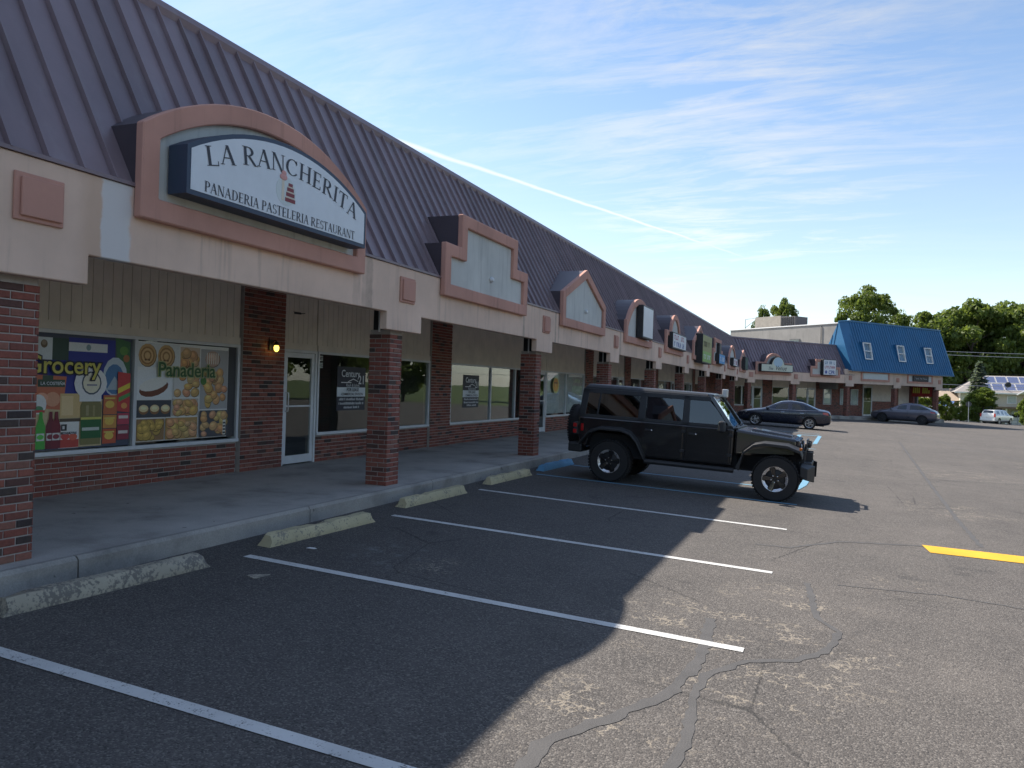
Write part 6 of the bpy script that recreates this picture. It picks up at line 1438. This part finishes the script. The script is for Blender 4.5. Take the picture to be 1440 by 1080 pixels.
for i in range(6):
    for j in range(2):
        x0 = 24.6 + i * 1.75 - (0.9 if j == 0 else 0); t0, t1 = .12 + j * .42, .12 + j * .42 + .38; s_ = lambda t, lift: (154.2 + 5.8 * t, 2.70 + 3.05 * t + lift)
        y0, z0 = s_(t0, .10); y1, z1 = s_(t1, .10)
        p_ = hp('solar_panel', MB().hexa([(x0, y0, z0 - .05), (x0 + 1.66, y0, z0 - .05), (x0, y1, z1 - .05), (x0 + 1.66, y1, z1 - .05), (x0, y0, z0), (x0 + 1.66, y0, z0), (x0, y1, z1), (x0 + 1.66, y1, z1)]), sol, rfh)
        hp('cells', MB().hexa([(x0 + .05, y0 + .08, z0 + .05), (x0 + 1.61, y0 + .08, z0 + .05), (x0 + .05, y1 - .08, z1 - .04), (x0 + 1.61, y1 - .08, z1 - .04), (x0 + .05, y0 + .08, z0 + .06), (x0 + 1.61, y0 + .08, z0 + .06), (x0 + .05, y1 - .08, z1 - .03), (x0 + 1.61, y1 - .08, z1 - .03)]), SOL, p_)
gb = hp('gable', MB().add([(29.0, 153.2, 2.6), (36.5, 153.2, 2.6), (32.75, 153.2, 5.0), (29.0, 158, 2.6), (36.5, 158, 2.6), (32.75, 158, 5.0)], [(0, 1, 2), (3, 5, 4), (0, 2, 5, 3), (1, 4, 5, 2)]), CREAMW)
hp('gable_edge', MB().tube([(28.6, 153.1, 2.45), (32.75, 153.1, 5.1), (36.9, 153.1, 2.45)], .13, 5), 'white', gb)
hp('porch_roof', MB().box(23.4, 37, 152.6, 155, .10, .42), plain('porch_brown', (.20, .14, .10), .8))
for x in (23.6, 27.0): hp('porch_post', MB().box(x, x + .22, 152.8, 153.05, HG, .1), 'white')
hp('recess_shade', MB().box(24.2, 26.8, 154.7, 154.93, HG, .1), 'dark')  # flat near-black sheet on the wall, a recess's shade painted as colour
gd = hp('garage_door', MB().box(28.2, 33.4, 154.78, 154.93, HG, -.25), plain('garage_grey', (.46, .50, .54), .6))
for i in range(4):
    for j in range(6): hp('door_panel', MB().box(28.3 + j * .86, 29.05 + j * .86, 154.74, 154.775, HG + .1 + i * .52, HG + .55 + i * .52), 'white' if i < 3 else 'dark', gd)
for x in (22.0, 27.6):
    w_ = hp('window', MB().box(x - .1, x + 1.3, 154.86, 154.95, .95, 2.3), 'white'); hp('pane', MB().box(x, x + 1.2, 154.83, 154.855, 1.03, 2.22), 'glass', w_)
hp('side_wing', MB().box(14.5, 20.55, 157, 164, HG, 1.2), plain('wing_tan', (.36, .28, .21), .85)); hp('side_wing_roof', MB().add([(14, 156, 1.15), (20.55, 156, 1.15), (20.55, 165, 1.15), (14, 165, 1.15), (14, 160.5, 3.3), (20.55, 160.5, 3.3)], [(0, 1, 5, 4), (2, 3, 4, 5), (0, 4, 3), (1, 2, 5)]), plain('wing_roof', (.36, .29, .23), .85))
hp('canopy', MB().box(16.2, 20.5, 153.2, 155.9, -.15, .12), plain('canopy_white', (.55, .55, .52))); hp('canopy_panel', MB().hexa([(16.6, 153.3, .2), (19.2, 153.3, .2), (17.2, 155.6, 1.0), (19.8, 155.6, 1.0), (16.6, 153.3, .26), (19.2, 153.3, .26), (17.2, 155.6, 1.06), (19.8, 155.6, 1.06)]), plain('canopy_cells', (.14, .24, .50), .25))
for x in (16.4, 18.4, 20.2): hp('canopy_post', MB().box(x, x + .15, 153.4, 153.55, HG, -.15), 'white')
di = hp('satellite_dish', MB().lathe([(0, 0), (.25, .03), (.45, .10), (.48, .13)], 20, 'y').map(lambda x, y, z: (27.4 + x, 153.6 + y * 1.0, 4.1 + z)), 'metal_dark', rfh)
hp('dish_arm', MB().tube([(27.4, 153.7, 4.1), (27.4, 154.6, 3.6), (27.4, 155.2, 3.3)], .05, 6), 'metal_dark', rfh)
ss = thing('stop_sign', 'traffic sign seen from its grey back on a post by the bushes', 'traffic sign', (15.4, 109.0, H(15.4, 109)))
zb_ = H(15.4, 109)
part('post', MB().box(15.37, 15.43, 109.0, 109.05, zb_ - .2, zb_ + 2.5), M['metal_light'], ss)
part('plate', MB().prism([(15.4 + .34 * math.cos(R(22.5 + 45 * i)), zb_ + 2.2 + .34 * math.sin(R(22.5 + 45 * i))) for i in range(8)], 109.06, 109.075, 'y'), plain('sign_back', (.10, .10, .095), .6, .3), ss)
part('front', MB().prism([(15.4 + .34 * math.cos(R(22.5 + 45 * i)), zb_ + 2.2 + .34 * math.sin(R(22.5 + 45 * i))) for i in range(8)], 109.0755, 109.078, 'y'), M['stop_red'], ss)
# utility poles (one hidden behind the blue building, one right of the frame) and wires
for k, (x, y) in enumerate(((4.0, 112.0), (52.0, 121.0))):
    t_ = thing('utility_pole', ('wooden utility pole behind the blue roofed building', 'wooden utility pole beyond the right hand verge')[k], 'utility pole', (x, y, H(x, y)))
    z = H(x, y); part('pole', MB().tube([(x, y, z - .5), (x, y, 8.9)], [.16, .11], 10), M['bark'], t_, 50); part('crossarm', MB().box(x - .06, x + .06, y - 1.1, y + 1.1, 7.6, 7.72), M['bark'], t_)
for k, (z0, z1, sag, yo, lab) in enumerate(((7.75, 7.75, .45, -.9, 'upper of two close power wires crossing in front of the trees'), (7.45, 7.40, .5, .9, 'lower of two close power wires crossing in front of the trees'), (5.3, 5.2, .5, .1, 'thin communication wire crossing in front of the dark trees'), (3.6, 3.4, .4, .15, 'thick low cable crossing in front of the blue spruce'))):
    pts = [(4 + 48 * t / 16, 112 + 9 * t / 16 + yo, z0 + (z1 - z0) * t / 16 - sag * 4 * (t / 16) * (1 - t / 16)) for t in range(17)]
    tag(part('power_wire', MB().tube(pts, .028 if k < 2 else (.018 if k == 2 else .03), 5), M['metal_light'] if k != 2 else M['metal_dark']), lab, 'wire')
